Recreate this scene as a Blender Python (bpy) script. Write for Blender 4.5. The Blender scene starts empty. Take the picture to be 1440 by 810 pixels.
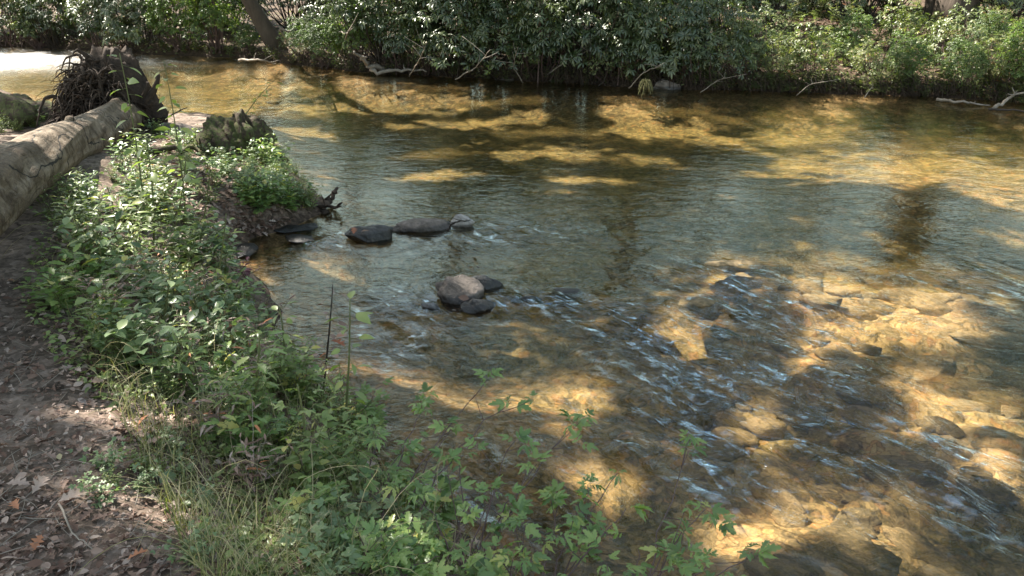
import bpy, math, random
import numpy as np
rng = np.random.default_rng(7)
random.seed(7)
C = bpy.context.scene.collection
R = math.radians
# ------------------------------------------------------------------ camera maths
CAM_H, PITCH, F = 2.6, R(24), 1088.0
cs, sn = math.cos(PITCH), math.sin(PITCH)
def ray(px, py):
    u = (np.asarray(px, float) - 720) / F; v = (405 - np.asarray(py, float)) / F
    return np.stack([u, cs + v * sn, -sn + v * cs], -1)
def P(px, py, z=0.0):
    d = ray(px, py); t = (z - CAM_H) / d[..., 2]
    return np.array([0, 0, CAM_H]) + d * np.asarray(t)[..., None]
def to_px(p):
    q = np.asarray(p, float) - np.array([0, 0, CAM_H])
    dep = q[..., 1] * cs - q[..., 2] * sn
    up = q[..., 1] * sn + q[..., 2] * cs
    dep = np.where(dep < .05, .05, dep)
    return 720 + q[..., 0] / dep * F, 405 - up / dep * F
SUN_EL, SUN_AZ = R(52), R(-58)
S = np.array([math.sin(SUN_AZ) * math.cos(SUN_EL), math.cos(SUN_AZ) * math.cos(SUN_EL), math.sin(SUN_EL)])
# ------------------------------------------------------------------ noise
def _h(ix, iy, s):
    n = (ix.astype(np.int64) * 374761393 + iy.astype(np.int64) * 668265263 + s * 974634777) & 0xffffffff
    n = ((n ^ (n >> 13)) * 1274126177) & 0xffffffff
    return ((n ^ (n >> 16)) & 0xffff) / 65535.0
def vn(x, y, s=0):
    x = np.asarray(x, float); y = np.asarray(y, float)
    ix = np.floor(x); iy = np.floor(y); fx = x - ix; fy = y - iy
    fx = fx * fx * fx * (fx * (fx * 6 - 15) + 10); fy = fy * fy * fy * (fy * (fy * 6 - 15) + 10)
    ix = ix.astype(np.int64); iy = iy.astype(np.int64)
    a = _h(ix, iy, s); b = _h(ix + 1, iy, s); c = _h(ix, iy + 1, s); d = _h(ix + 1, iy + 1, s)
    return (a + (b - a) * fx) * (1 - fy) + (c + (d - c) * fx) * fy
def fbm(x, y, s=0, o=4):
    r = 0; a = .5; t = 0
    for k in range(o):
        r = r + a * vn(x, y, s + k * 17); t += a; a *= .5; x = x * 2.03 + 5.1; y = y * 2.03 + 1.7
    return r / t * 2 - 1
def sstep(a, b, x):
    t = np.clip((x - a) / (b - a), 0, 1); return t * t * (3 - 2 * t)
# ------------------------------------------------------------------ shorelines (metres, water level z = 0)
def shore(pts): return np.array([P(a, b)[:2] for a, b in pts])
near_px = [(0, 128), (60, 150), (140, 172), (215, 172), (300, 166), (372, 188), (402, 225), (440, 262), (462, 298),
           (420, 316), (352, 338), (335, 366), (352, 400), (395, 455), (440, 525), (490, 600), (555, 690), (640, 770), (760, 870)]
near = shore(near_px)
near = np.vstack([[[-60, 30], [-22, 17], [-13, 13.6]], near, [[.9, 1.75], [2.0, 1.1], [4, .2], [9, -3], [60, -34]]])
far_px = [(0, 66), (110, 70), (200, 76), (340, 82), (450, 95), (520, 103), (600, 106), (700, 112), (850, 120), (1000, 127), (1150, 131), (1300, 136), (1440, 145)]
far = shore(far_px)
far = np.vstack([[[-60, 44], [-24, 27]], far, [[13, 11.5], [22, 6], [60, -12]]])
def sdist(line, x, y):          # + when above / left of the line walking along it
    x = np.asarray(x, float); y = np.asarray(y, float)
    best = np.full(x.shape, 1e9); sg = np.zeros(x.shape)
    for a, b in zip(line[:-1], line[1:]):
        d = b - a; L = d @ d
        t = np.clip(((x - a[0]) * d[0] + (y - a[1]) * d[1]) / L, 0, 1)
        ex = x - a[0] - t * d[0]; ey = y - a[1] - t * d[1]
        r = np.hypot(ex, ey); s = np.sign(d[0] * (y - a[1]) - d[1] * (x - a[0]))
        m = r < best - 1e-9; best = np.where(m, r, best); sg = np.where(m, s, sg)
    return best * sg
def shallow(x, y):              # where the stony shoals lie
    r = 0
    for (cx, cy, rx, ry, a) in SHO:
        r = np.maximum(r, a * np.exp(-(((x - cx) / rx) ** 2 + ((y - cy) / ry) ** 2)))
    return r
SHO = []
for px, py, rx, ry, a in [(1130, 395, 1.5, .6, .9), (1330, 415, 1.0, .5, .9), (1200, 480, 1.0, .7, .75), (1380, 590, 1.0, .8, .7), (1150, 760, .8, .7, .85),
                          (750, 570, .9, .6, .7), (650, 420, .9, .5, .55), (590, 325, 1.2, .4, .6), (1260, 240, 3.0, 1.2, .55), (900, 480, .8, .6, .45), (1000, 620, .6, .7, .55)]:
    c = P(px, py); SHO.append((c[0], c[1], rx, ry, a))
BOUL = []
_r = np.random.default_rng(3)
for k in range(60):
    px = _r.uniform(780, 1500); py = _r.uniform(360, 860); c = P(px, py, -.2)
    BOUL.append((c[0] , c[1], _r.uniform(.1, .34), _r.uniform(.07, .2), _r.uniform(-1, .2), _r.uniform(.03, .09)))
def H(x, y):
    x = np.asarray(x, float); y = np.asarray(y, float)
    wob = .16 * fbm(x * 1.6, y * 1.6, 5, 3)
    dn = -sdist(near, x, y) + wob          # >0 on the near land
    df = sdist(far, x, y) + wob * 1.3      # >0 on the far land
    flat = sstep(6.5, 8.8, y + .35 * (x + 3))                                      # the low spit round the stump
    top = .74 * (1 - flat) + .26 * flat
    hn = (.30 * (1 - .5 * flat)) * sstep(-.05, .35, dn) + (top - .30 * (1 - .5 * flat)) * sstep(.15, 1.5, dn) + .03 * np.clip(dn - 1.5, 0, 20)
    hn = hn + (.035 * fbm(x * 2.2, y * 2.2, 9, 4) + .012 * fbm(x * 14, y * 14, 2, 2)) * sstep(0, .5, dn)
    hf = .17 * sstep(-.05, .35, df) + .10 * np.clip(df, 0, 12) + .05 * np.clip(df - 12, 0, 60) + (.10 * fbm(x * .7, y * .7, 4, 4) + .03 * fbm(x * 4, y * 4, 6, 3)) * sstep(0, 1, df)
    dep = np.minimum(sstep(0, 1.6, -dn), sstep(0, 1.8, -df))
    bed = -.05 - .42 * dep * (1 - .80 * shallow(x, y)) + .05 * fbm(x * 1.3, y * 1.3, 12, 3) * dep + .012 * fbm(x * 9, y * 9, 13, 2)
    near_m = (y < 9)
    if np.any(near_m):
        bb = np.zeros(x.shape)
        for cx, cy, a, b, th, hh in BOUL:
            dx = x - cx; dy = y - cy; c, s = math.cos(th), math.sin(th)
            q = ((dx * c + dy * s) / a) ** 2 + ((-dx * s + dy * c) / b) ** 2 + .5 * (vn(x * 9, y * 9, 21) - .5)
            bb = np.maximum(bb, hh * np.sqrt(np.clip(1 - q, 0, 1)))
        bed = bed + bb * dep
    bed = np.minimum(bed, -.035)
    w = sstep(-.12, .04, np.maximum(dn, df))
    land = np.where(dn > df, hn, hf) + .02
    return bed * (1 - w) + land * w
_gx0, _gy0, _gs = -32.0, -3.0, .05
_GX, _GY = np.meshgrid(np.arange(_gx0, 26, _gs), np.arange(_gy0, 46, _gs)); _HM = H(_GX, _GY)
def HQ(x, y):                   # the same heights, looked up
    fx = np.clip((np.asarray(x, float) - _gx0) / _gs, 0, _HM.shape[1] - 1.001); fy = np.clip((np.asarray(y, float) - _gy0) / _gs, 0, _HM.shape[0] - 1.001)
    i = fx.astype(int); j = fy.astype(int); a = fx - i; b = fy - j
    return (_HM[j, i] * (1 - a) + _HM[j, i + 1] * a) * (1 - b) + (_HM[j + 1, i] * (1 - a) + _HM[j + 1, i + 1] * a) * b
def place_many(px, py):
    d = ray(px, py); o = np.zeros((len(px), 3)); done = np.zeros(len(px), bool)
    for t in np.concatenate([np.arange(1.2, 8, .02), np.arange(8, 42, .08)]):
        m = np.flatnonzero(~done)
        if not len(m): break
        p = np.array([0, 0, CAM_H]) + d[m] * t; h = HQ(p[:, 0], p[:, 1]); k = p[:, 2] < h
        o[m[k]] = np.stack([p[k, 0], p[k, 1], h[k]], -1); done[m[k]] = True
    return o[done]
def place(px, py):              # where the line of sight meets the ground
    d = ray(px, py); t = np.linspace(1.2, 45, 2200); p = np.array([0, 0, CAM_H]) + d * t[:, None]
    q = p[np.argmax(p[:, 2] < HQ(p[:, 0], p[:, 1]))]
    return np.array([q[0], q[1], float(HQ(q[0], q[1]))])
# ------------------------------------------------------------------ materials
def new_mat(name):
    m = bpy.data.materials.new(name); m.use_nodes = True; nt = m.node_tree; nt.nodes.clear()
    return m, nt, nt.nodes, nt.links
def N(nt, t, **k):
    n = nt.nodes.new(t)
    for a, v in k.items():
        if a in n.inputs: n.inputs[a].default_value = v
        else: setattr(n, a, v)
    return n
def ramp(nt, fac, stops):
    r = nt.nodes.new('ShaderNodeValToRGB'); e = r.color_ramp.elements
    e[0].position, e[0].color = stops[0][0], (*stops[0][1], 1)
    e[1].position, e[1].color = stops[-1][0], (*stops[-1][1], 1)
    for p_, c_ in stops[1:-1]:
        x = e.new(p_); x.color = (*c_, 1)
    nt.links.new(fac, r.inputs[0]); return r.outputs[0]
def noise(nt, scale, detail=4, vec=None, rough=.55, dist=0.0):
    n = N(nt, 'ShaderNodeTexNoise', Scale=scale, Detail=detail, Roughness=rough, Distortion=dist)
    if vec is not None: nt.links.new(vec, n.inputs['Vector'])
    return n.outputs['Fac']
def math_(nt, op, a, b=None, clamp=False):
    n = nt.nodes.new('ShaderNodeMath'); n.operation = op; n.use_clamp = clamp
    for i, v in enumerate((a, b)):
        if v is None: continue
        if isinstance(v, (int, float)): n.inputs[i].default_value = v
        else: nt.links.new(v, n.inputs[i])
    return n.outputs[0]
def mixc(nt, fac, a, b, mode='MIX'):
    n = nt.nodes.new('ShaderNodeMix'); n.data_type = 'RGBA'; n.blend_type = mode
    for s, v in ((n.inputs[0], fac), (n.inputs[6], a), (n.inputs[7], b)):
        if isinstance(v, (int, float)): s.default_value = v
        elif isinstance(v, tuple): s.default_value = (*v, 1)
        else: nt.links.new(v, s)
    return n.outputs[2]
def leaf_mat(name, stops, rough=.4, trans=.35, spec=.5, tcol=(1.15, 1.35, .55)):
    m, nt, ns, L = new_mat(name)
    a = N(nt, 'ShaderNodeAttribute', attribute_name='rnd')
    geo = N(nt, 'ShaderNodeNewGeometry')
    nz = noise(nt, 9, 3)
    f = math_(nt, 'ADD', math_(nt, 'MULTIPLY', a.outputs['Fac'], .8), math_(nt, 'MULTIPLY', nz, .25), True)
    col = ramp(nt, f, stops)
    p = N(nt, 'ShaderNodeBsdfPrincipled', Roughness=rough); p.inputs['Specular IOR Level'].default_value = spec
    L.new(col, p.inputs['Base Color'])
    t = N(nt, 'ShaderNodeBsdfTranslucent'); L.new(mixc(nt, 1.0, col, tcol, 'MULTIPLY'), t.inputs[0])
    mx = N(nt, 'ShaderNodeMixShader'); mx.inputs[0].default_value = trans
    L.new(p.outputs[0], mx.inputs[1]); L.new(t.outputs[0], mx.inputs[2])
    o = N(nt, 'ShaderNodeOutputMaterial'); L.new(mx.outputs[0], o.inputs[0]); return m
def solid_mat(name, scale, stops, rough=.8, bump=.3, bscale=None, stretch=(1, 1, 1), crack=0, spec=.3, extra=None):
    m, nt, ns, L = new_mat(name)
    tc = N(nt, 'ShaderNodeTexCoord'); mp = N(nt, 'ShaderNodeMapping'); mp.inputs['Scale'].default_value = stretch
    L.new(tc.outputs['Object'], mp.inputs[0]); v = mp.outputs[0]
    f = noise(nt, scale, 6, v, .6, .3); g = noise(nt, (bscale or scale * 4), 5, v, .6)
    h = math_(nt, 'ADD', math_(nt, 'MULTIPLY', f, .6), math_(nt, 'MULTIPLY', g, .4))
    col = ramp(nt, h, stops); hb = g
    if crack:
        vo = N(nt, 'ShaderNodeTexVoronoi', Scale=crack); vo.feature = 'DISTANCE_TO_EDGE'; L.new(v, vo.inputs['Vector'])
        k = math_(nt, 'LESS_THAN', vo.outputs[0], .035)
        k = math_(nt, 'MULTIPLY', k, math_(nt, 'GREATER_THAN', noise(nt, scale * .7, 2, tc.outputs['Object']), .5))
        col = mixc(nt, k, col, (.012, .009, .007)); hb = math_(nt, 'SUBTRACT', g, math_(nt, 'MULTIPLY', k, .6))
    p = N(nt, 'ShaderNodeBsdfPrincipled', Roughness=rough); p.inputs['Specular IOR Level'].default_value = spec
    L.new(col, p.inputs['Base Color'])
    b = N(nt, 'ShaderNodeBump', Strength=bump, Distance=.02); L.new(hb, b.inputs['Height']); L.new(b.outputs[0], p.inputs['Normal'])
    o = N(nt, 'ShaderNodeOutputMaterial'); L.new(p.outputs[0], o.inputs[0]); return m
M = {}
def log_mat():
    m, nt, ns, L = new_mat('weathered_log'); tc = N(nt, 'ShaderNodeTexCoord')
    def mp(sc, rot=R(19)):
        a = N(nt, 'ShaderNodeMapping'); a.vector_type = 'TEXTURE'; a.inputs['Rotation'].default_value = (0, 0, rot); a.inputs['Scale'].default_value = sc; L.new(tc.outputs['Object'], a.inputs[0]); return a.outputs[0]
    patch = noise(nt, 1.9, 6, mp((1, 1.8, 1)), .62, 1.2); grain = noise(nt, 9, 6, mp((.6, 5, .6)), .7, .8); spot = noise(nt, 7, 5, mp((1, 1.5, 1)), .7, .5); fine = noise(nt, 55, 4, mp((1, 3, 1)), .7)
    c = ramp(nt, math_(nt, 'ADD', math_(nt, 'MULTIPLY', grain, .45), math_(nt, 'MULTIPLY', spot, .55)), [(.32, (.045, .032, .021)), (.44, (.11, .082, .056)), (.56, (.185, .145, .105)), (.70, (.28, .235, .185))])
    bark = ramp(nt, fine, [(.3, (.045, .03, .02)), (.7, (.15, .105, .07))])
    pf = ramp(nt, patch, [(.53, (0, 0, 0)), (.57, (1, 1, 1))]); c = mixc(nt, math_(nt, 'MULTIPLY', pf, .7), c, bark)
    cr = N(nt, 'ShaderNodeTexWave', Scale=1.1, Distortion=14.0, Detail=4.0); cr.inputs['Detail Scale'].default_value = 1.6; L.new(mp((.8, 3, .8)), cr.inputs['Vector'])
    k = math_(nt, 'LESS_THAN', cr.outputs['Fac'], .012); k = math_(nt, 'MULTIPLY', k, math_(nt, 'GREATER_THAN', noise(nt, 1.7, 2, tc.outputs['Object']), .47)); c = mixc(nt, k, c, (.012, .009, .007))
    dirt = ramp(nt, noise(nt, 4.5, 7, tc.outputs['Object'], .75, .4), [(.40, (.42, .36, .28)), (.52, (1, 1, 1)), (.66, (1.25, 1.22, 1.2))]); c = mixc(nt, 1.0, c, dirt, 'MULTIPLY')
    p = N(nt, 'ShaderNodeBsdfPrincipled', Roughness=.8); L.new(c, p.inputs['Base Color']); p.inputs['Specular IOR Level'].default_value = .25
    h = math_(nt, 'ADD', math_(nt, 'MULTIPLY', grain, .5), math_(nt, 'ADD', math_(nt, 'MULTIPLY', pf, .35), math_(nt, 'ADD', math_(nt, 'MULTIPLY', fine, .25), math_(nt, 'MULTIPLY', k, -1.0))))
    b = N(nt, 'ShaderNodeBump', Strength=.9, Distance=.03); L.new(h, b.inputs['Height']); L.new(b.outputs[0], p.inputs['Normal'])
    o = N(nt, 'ShaderNodeOutputMaterial'); L.new(p.outputs[0], o.inputs[0]); return m
M['rhodo'] = leaf_mat('rhododendron_leaf', [(.0, (.022, .036, .014)), (.45, (.055, .08, .030)), (.8, (.13, .155, .065)), (.93, (.22, .22, .12)), (1, (.30, .20, .11))], .36, .28, .8)
M['bright'] = leaf_mat('bright_shrub_leaf', [(.0, (.04, .07, .02)), (.6, (.11, .165, .045)), (1, (.26, .28, .09))], .38, .42, .5)
M['herb'] = leaf_mat('herb_leaf', [(.0, (.06, .09, .03)), (.45, (.16, .215, .065)), (.85, (.27, .32, .11)), (1, (.48, .42, .13))], .38, .4, .6)
M['herb_blue'] = leaf_mat('cool_herb_leaf', [(.0, (.06, .10, .045)), (.6, (.17, .235, .11)), (1, (.30, .35, .17))], .36, .35, .6)
M['root_leaf'] = leaf_mat('toothed_leaf', [(.0, (.06, .11, .035)), (.5, (.16, .25, .075)), (.85, (.28, .36, .11)), (1, (.52, .46, .14))], .36, .4, .6)
M['red_leaf'] = leaf_mat('purple_leaf', [(.0, (.06, .015, .03)), (1, (.20, .06, .09))], .45, .3, .5, (1.2, .8, .8))
M['under'] = leaf_mat('undergrowth_leaf', [(.0, (.04, .06, .02)), (.45, (.11, .14, .05)), (.75, (.22, .23, .10)), (.9, (.36, .30, .17)), (1, (.34, .15, .08))], .42, .38, .5)
M['canopy'] = leaf_mat('canopy_leaf', [(.0, (.03, .06, .015)), (.6, (.07, .12, .025)), (1, (.16, .18, .03))], .4, .5, .4)
M['grass'] = leaf_mat('grass_blade', [(.0, (.06, .08, .025)), (.4, (.15, .17, .06)), (.6, (.32, .28, .14)), (1, (.44, .37, .24))], .5, .3, .4)
M['litter'] = leaf_mat('dead_leaf', [(.0, (.045, .025, .018)), (.35, (.12, .066, .045)), (.6, (.22, .145, .11)), (.85, (.38, .30, .25)), (1, (.40, .16, .07))], .6, .12, .35, (1.2, .9, .7))
M['far_litter'] = leaf_mat('far_dead_leaf', [(.0, (.03, .018, .012)), (.5, (.10, .06, .042)), (.85, (.20, .13, .10)), (1, (.22, .09, .04))], .6, .12, .35, (1.2, .9, .7))
M['orange_leaf'] = leaf_mat('orange_dead_leaf', [(.0, (.30, .10, .05)), (1, (.45, .22, .12))], .6, .2, .3, (1.2, .9, .7))
M['stem'] = solid_mat('green_stem', 20, [(.3, (.06, .09, .03)), (.7, (.16, .15, .06))], .6, .1)
M['twig'] = solid_mat('purple_twig', 30, [(.3, (.05, .03, .028)), (.7, (.14, .09, .08))], .6, .2)
M['dark_stem'] = solid_mat('dark_stem', 30, [(.3, (.018, .014, .012)), (.7, (.06, .045, .035))], .7, .2)
M['bark'] = solid_mat('tree_bark', 5, [(.3, (.035, .026, .02)), (.7, (.11, .085, .065))], .85, .8, 14, (1, 1, .25))
M['log'] = log_mat(); M['log_old'] = solid_mat('weathered_log', 2.2, [(.28, (.045, .032, .022)), (.40, (.12, .088, .058)), (.52, (.235, .185, .13)), (.72, (.32, .275, .215))], .75, .6, 12, (1.3, .35, 1.3))
M['roots'] = solid_mat('dark_roots', 9, [(.3, (.014, .009, .006)), (.55, (.05, .034, .024)), (.75, (.13, .09, .068))], .85, .7, 30)
M['rot'] = solid_mat('rotten_stump', 7, [(.32, (.014, .010, .007)), (.47, (.05, .036, .022)), (.54, (.06, .075, .02)), (.62, (.10, .075, .045)), (.75, (.17, .13, .09))], .9, 1.0, 34, (1, 1, .5))
M['pale_wood'] = solid_mat('bleached_wood', 8, [(.3, (.10, .08, .062)), (.7, (.34, .29, .24))], .7, .3, 30)
# ground ------------------------------------------------------------
def ground_mat():
    m, nt, ns, L = new_mat('ground'); geo = N(nt, 'ShaderNodeNewGeometry'); pos = geo.outputs['Position']
    sep = N(nt, 'ShaderNodeSeparateXYZ'); L.new(pos, sep.inputs[0]); z = sep.outputs[2]
    shl = N(nt, 'ShaderNodeAttribute', attribute_name='shoal')
    # water distorts what is seen of the bed: warp the texture
    wn = N(nt, 'ShaderNodeTexNoise', Scale=5.0, Detail=3.0); L.new(pos, wn.inputs['Vector'])
    wv = N(nt, 'ShaderNodeVectorMath', operation='SCALE'); L.new(wn.outputs['Color'], wv.inputs[0]); wv.inputs['Scale'].default_value = .22
    av = N(nt, 'ShaderNodeVectorMath', operation='ADD'); L.new(pos, av.inputs[0]); L.new(wv.outputs[0], av.inputs[1]); wp = av.outputs[0]
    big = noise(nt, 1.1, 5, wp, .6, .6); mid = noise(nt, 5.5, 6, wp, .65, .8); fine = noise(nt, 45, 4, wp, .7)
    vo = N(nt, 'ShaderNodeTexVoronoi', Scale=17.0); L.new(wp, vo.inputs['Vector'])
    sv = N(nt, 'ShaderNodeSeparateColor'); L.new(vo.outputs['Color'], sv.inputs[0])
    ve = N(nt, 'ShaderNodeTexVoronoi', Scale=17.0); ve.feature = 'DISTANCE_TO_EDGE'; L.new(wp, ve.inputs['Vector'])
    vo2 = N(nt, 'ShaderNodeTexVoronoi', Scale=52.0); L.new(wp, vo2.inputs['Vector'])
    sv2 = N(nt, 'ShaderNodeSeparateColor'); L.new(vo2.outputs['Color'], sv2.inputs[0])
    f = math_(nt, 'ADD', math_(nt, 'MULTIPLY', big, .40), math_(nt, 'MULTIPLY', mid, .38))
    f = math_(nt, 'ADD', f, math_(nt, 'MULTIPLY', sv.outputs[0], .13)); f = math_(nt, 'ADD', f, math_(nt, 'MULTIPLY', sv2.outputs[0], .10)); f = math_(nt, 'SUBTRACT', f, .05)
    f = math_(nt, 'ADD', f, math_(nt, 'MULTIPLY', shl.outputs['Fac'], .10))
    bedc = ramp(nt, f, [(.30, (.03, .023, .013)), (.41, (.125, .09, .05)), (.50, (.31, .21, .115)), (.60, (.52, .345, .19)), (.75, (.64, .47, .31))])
    peb = ramp(nt, sv.outputs[2], [(.0, (.55, .60, .62)), (.35, (1, 1, 1)), (.75, (1.0, .95, .85)), (1, (1.25, .75, .5))]); bedc = mixc(nt, .55, bedc, mixc(nt, 1.0, bedc, peb, 'MULTIPLY'))
    edge = math_(nt, 'LESS_THAN', ve.outputs[0], .03)
    bedc = mixc(nt, math_(nt, 'MULTIPLY', edge, .45), bedc, (.04, .03, .015))
    # deeper water swallows light: red-brown to olive
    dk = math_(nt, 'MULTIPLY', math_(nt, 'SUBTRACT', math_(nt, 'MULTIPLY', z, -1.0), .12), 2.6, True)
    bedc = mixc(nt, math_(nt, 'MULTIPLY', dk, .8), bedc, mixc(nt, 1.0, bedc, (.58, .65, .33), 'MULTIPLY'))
    # land
    n1 = noise(nt, 3, 5, pos, .6); n2 = noise(nt, 30, 5, pos, .7)
    v3 = N(nt, 'ShaderNodeTexVoronoi', Scale=24.0); L.new(wp, v3.inputs['Vector']); s3 = N(nt, 'ShaderNodeSeparateColor'); L.new(v3.outputs['Color'], s3.inputs[0])
    lf = math_(nt, 'ADD', math_(nt, 'MULTIPLY', n1, .35), math_(nt, 'ADD', math_(nt, 'MULTIPLY', n2, .45), math_(nt, 'MULTIPLY', s3.outputs[0], .2)))
    land = ramp(nt, lf, [(.30, (.028, .020, .014)), (.46, (.10, .073, .055)), (.58, (.19, .142, .112)), (.75, (.33, .26, .215))])
    wet = math_(nt, 'MULTIPLY', math_(nt, 'SUBTRACT', z, .02), 6.0, True)
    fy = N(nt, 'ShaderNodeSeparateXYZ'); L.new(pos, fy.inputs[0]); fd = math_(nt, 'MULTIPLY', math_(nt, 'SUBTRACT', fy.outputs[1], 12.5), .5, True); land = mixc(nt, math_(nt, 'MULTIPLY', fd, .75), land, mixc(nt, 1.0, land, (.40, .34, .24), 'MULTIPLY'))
    land = mixc(nt, wet, mixc(nt, 1.0, land, (.4, .36, .32), 'MULTIPLY'), land)
    isl = math_(nt, 'GREATER_THAN', z, .0)
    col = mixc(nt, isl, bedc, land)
    p = N(nt, 'ShaderNodeBsdfPrincipled', Roughness=.85); p.inputs['Specular IOR Level'].default_value = .2
    L.new(col, p.inputs['Base Color'])
    hh = math_(nt, 'ADD', math_(nt, 'MULTIPLY', fine, .4), math_(nt, 'ADD', mid, math_(nt, 'MULTIPLY', sv.outputs[1], .3)))
    b = N(nt, 'ShaderNodeBump', Strength=.6, Distance=.03); L.new(hh, b.inputs['Height']); L.new(b.outputs[0], p.inputs['Normal'])
    o = N(nt, 'ShaderNodeOutputMaterial'); L.new(p.outputs[0], o.inputs[0]); return m
def stone_mat(name, stops, wetline=.05, glossy=.0):
    m, nt, ns, L = new_mat(name); tc = N(nt, 'ShaderNodeTexCoord'); v = tc.outputs['Object']; geo = N(nt, 'ShaderNodeNewGeometry'); sep = N(nt, 'ShaderNodeSeparateXYZ'); L.new(geo.outputs['Position'], sep.inputs[0])
    oi = N(nt, 'ShaderNodeObjectInfo'); f = noise(nt, 6, 6, v, .65, .6); g = noise(nt, 30, 6, v, .7)
    c = ramp(nt, math_(nt, 'ADD', math_(nt, 'ADD', math_(nt, 'MULTIPLY', f, .55), math_(nt, 'MULTIPLY', g, .35)), math_(nt, 'MULTIPLY', oi.outputs['Random'], .12)), stops)
    w = math_(nt, 'MULTIPLY', math_(nt, 'SUBTRACT', math_(nt, 'ADD', wetline, math_(nt, 'MULTIPLY', f, .03)), sep.outputs[2]), 40.0, True)
    c = mixc(nt, w, c, mixc(nt, 1.0, c, (.28, .27, .27), 'MULTIPLY'))
    p = N(nt, 'ShaderNodeBsdfPrincipled'); L.new(c, p.inputs['Base Color']); L.new(math_(nt, 'SUBTRACT', .85 - glossy, math_(nt, 'MULTIPLY', w, .55 - glossy)), p.inputs['Roughness'])
    b = N(nt, 'ShaderNodeBump', Strength=.9, Distance=.028); L.new(math_(nt, 'ADD', f, math_(nt, 'MULTIPLY', g, .6)), b.inputs['Height']); L.new(b.outputs[0], p.inputs['Normal'])
    o = N(nt, 'ShaderNodeOutputMaterial'); L.new(p.outputs[0], o.inputs[0]); return m
M['stone_dry'] = stone_mat('dry_stone', [(.35, (.06, .048, .038)), (.5, (.15, .12, .10)), (.65, (.27, .22, .19))])
M['stone_wet'] = stone_mat('wet_stone', [(.35, (.022, .020, .019)), (.5, (.06, .055, .052)), (.68, (.14, .12, .11))], .08, .35)
M['stone_grey'] = stone_mat('grey_stone', [(.35, (.08, .08, .08)), (.5, (.17, .165, .16)), (.65, (.30, .285, .27))], .03)
M['stone_pale'] = stone_mat('pale_stone', [(.35, (.16, .14, .12)), (.5, (.32, .29, .26)), (.65, (.50, .46, .42))], .02)
M['stone_bed'] = stone_mat('submerged_stone', [(.38, (.07, .055, .03)), (.50, (.20, .145, .075)), (.62, (.42, .29, .15)), (.72, (.5, .40, .28))], -1.0)
M['ground'] = ground_mat()
def water_mat():
    m, nt, ns, L = new_mat('river_water'); geo = N(nt, 'ShaderNodeNewGeometry'); pos = geo.outputs['Position']
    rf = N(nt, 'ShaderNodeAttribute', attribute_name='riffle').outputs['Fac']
    gl = N(nt, 'ShaderNodeAttribute', attribute_name='rapid').outputs['Fac']
    def mp(rot, sc):
        a = N(nt, 'ShaderNodeMapping'); a.inputs['Rotation'].default_value = (0, 0, rot); a.inputs['Scale'].default_value = sc
        L.new(pos, a.inputs[0]); return a.outputs[0]
    a = noise(nt, 5.5, 3, mp(R(8), (.7, 1.25, 1)), .55, .7)
    b = noise(nt, 15, 3, mp(R(-15), (.75, 1.2, 1)), .55, .5)
    mc = N(nt, 'ShaderNodeMapping'); mc.vector_type = 'TEXTURE'; mc.inputs['Rotation'].default_value = (0, 0, R(-52)); mc.inputs['Scale'].default_value = (2.9, .85, 1); L.new(pos, mc.inputs[0])
    c = noise(nt, 7, 3, mc.outputs[0], .55, .9)
    sl_ = ramp(nt, noise(nt, .55, 3, pos, .5, .8), [(.38, (.45, .45, .45)), (.62, (1, 1, 1))])
    h = math_(nt, 'MULTIPLY', math_(nt, 'ADD', math_(nt, 'MULTIPLY', a, .50), math_(nt, 'MULTIPLY', b, .20)), sl_)
    h = math_(nt, 'ADD', h, math_(nt, 'MULTIPLY', math_(nt, 'MULTIPLY', c, rf), 1.1))
    h = math_(nt, 'ADD', h, math_(nt, 'MULTIPLY', math_(nt, 'MULTIPLY', b, gl), 1.6))
    bp = N(nt, 'ShaderNodeBump', Strength=1.0, Distance=.024); L.new(h, bp.inputs['Height'])
    fr = N(nt, 'ShaderNodeFresnel', IOR=1.34); L.new(bp.outputs[0], fr.inputs['Normal'])
    gls = N(nt, 'ShaderNodeBsdfGlossy', Roughness=.03); L.new(mixc(nt, math_(nt, 'MULTIPLY', gl, 1.5, True), mixc(nt, rf, (.90, .94, .80), (.70, .84, 1.0)), (1.0, 1.0, 1.0)), gls.inputs[0]); L.new(bp.outputs[0], gls.inputs['Normal'])  # reflections tinted by hand: warm overall, sky blue in the riffles
    L.new(math_(nt, 'ADD', math_(nt, 'MULTIPLY', gl, .32), .035), gls.inputs['Roughness'])
    tr = N(nt, 'ShaderNodeBsdfTransparent'); tr.inputs[0].default_value = (.99, .97, .86, 1)
    rr = N(nt, 'ShaderNodeBsdfRefraction', IOR=1.25, Roughness=0.0); rr.inputs[0].default_value = (.95, .93, .82, 1); L.new(bp.outputs[0], rr.inputs['Normal'])
    under = N(nt, 'ShaderNodeMixShader'); under.inputs[0].default_value = .25
    L.new(tr.outputs[0], under.inputs[1]); L.new(rr.outputs[0], under.inputs[2])
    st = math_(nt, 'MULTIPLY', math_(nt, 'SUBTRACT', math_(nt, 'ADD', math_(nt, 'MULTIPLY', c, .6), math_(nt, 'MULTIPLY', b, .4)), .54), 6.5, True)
    glint_boost = math_(nt, 'ADD', math_(nt, 'MULTIPLY', math_(nt, 'MULTIPLY', st, rf), 11.0), 1.0)  # streaks of raised reflectance painted in as sky glints
    mx = N(nt, 'ShaderNodeMixShader'); L.new(math_(nt, 'MULTIPLY', fr.outputs[0], glint_boost, True), mx.inputs[0]); L.new(under.outputs[0], mx.inputs[1]); L.new(gls.outputs[0], mx.inputs[2])
    o = N(nt, 'ShaderNodeOutputMaterial'); L.new(mx.outputs[0], o.inputs[0]); return m
M['water'] = water_mat()
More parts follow.
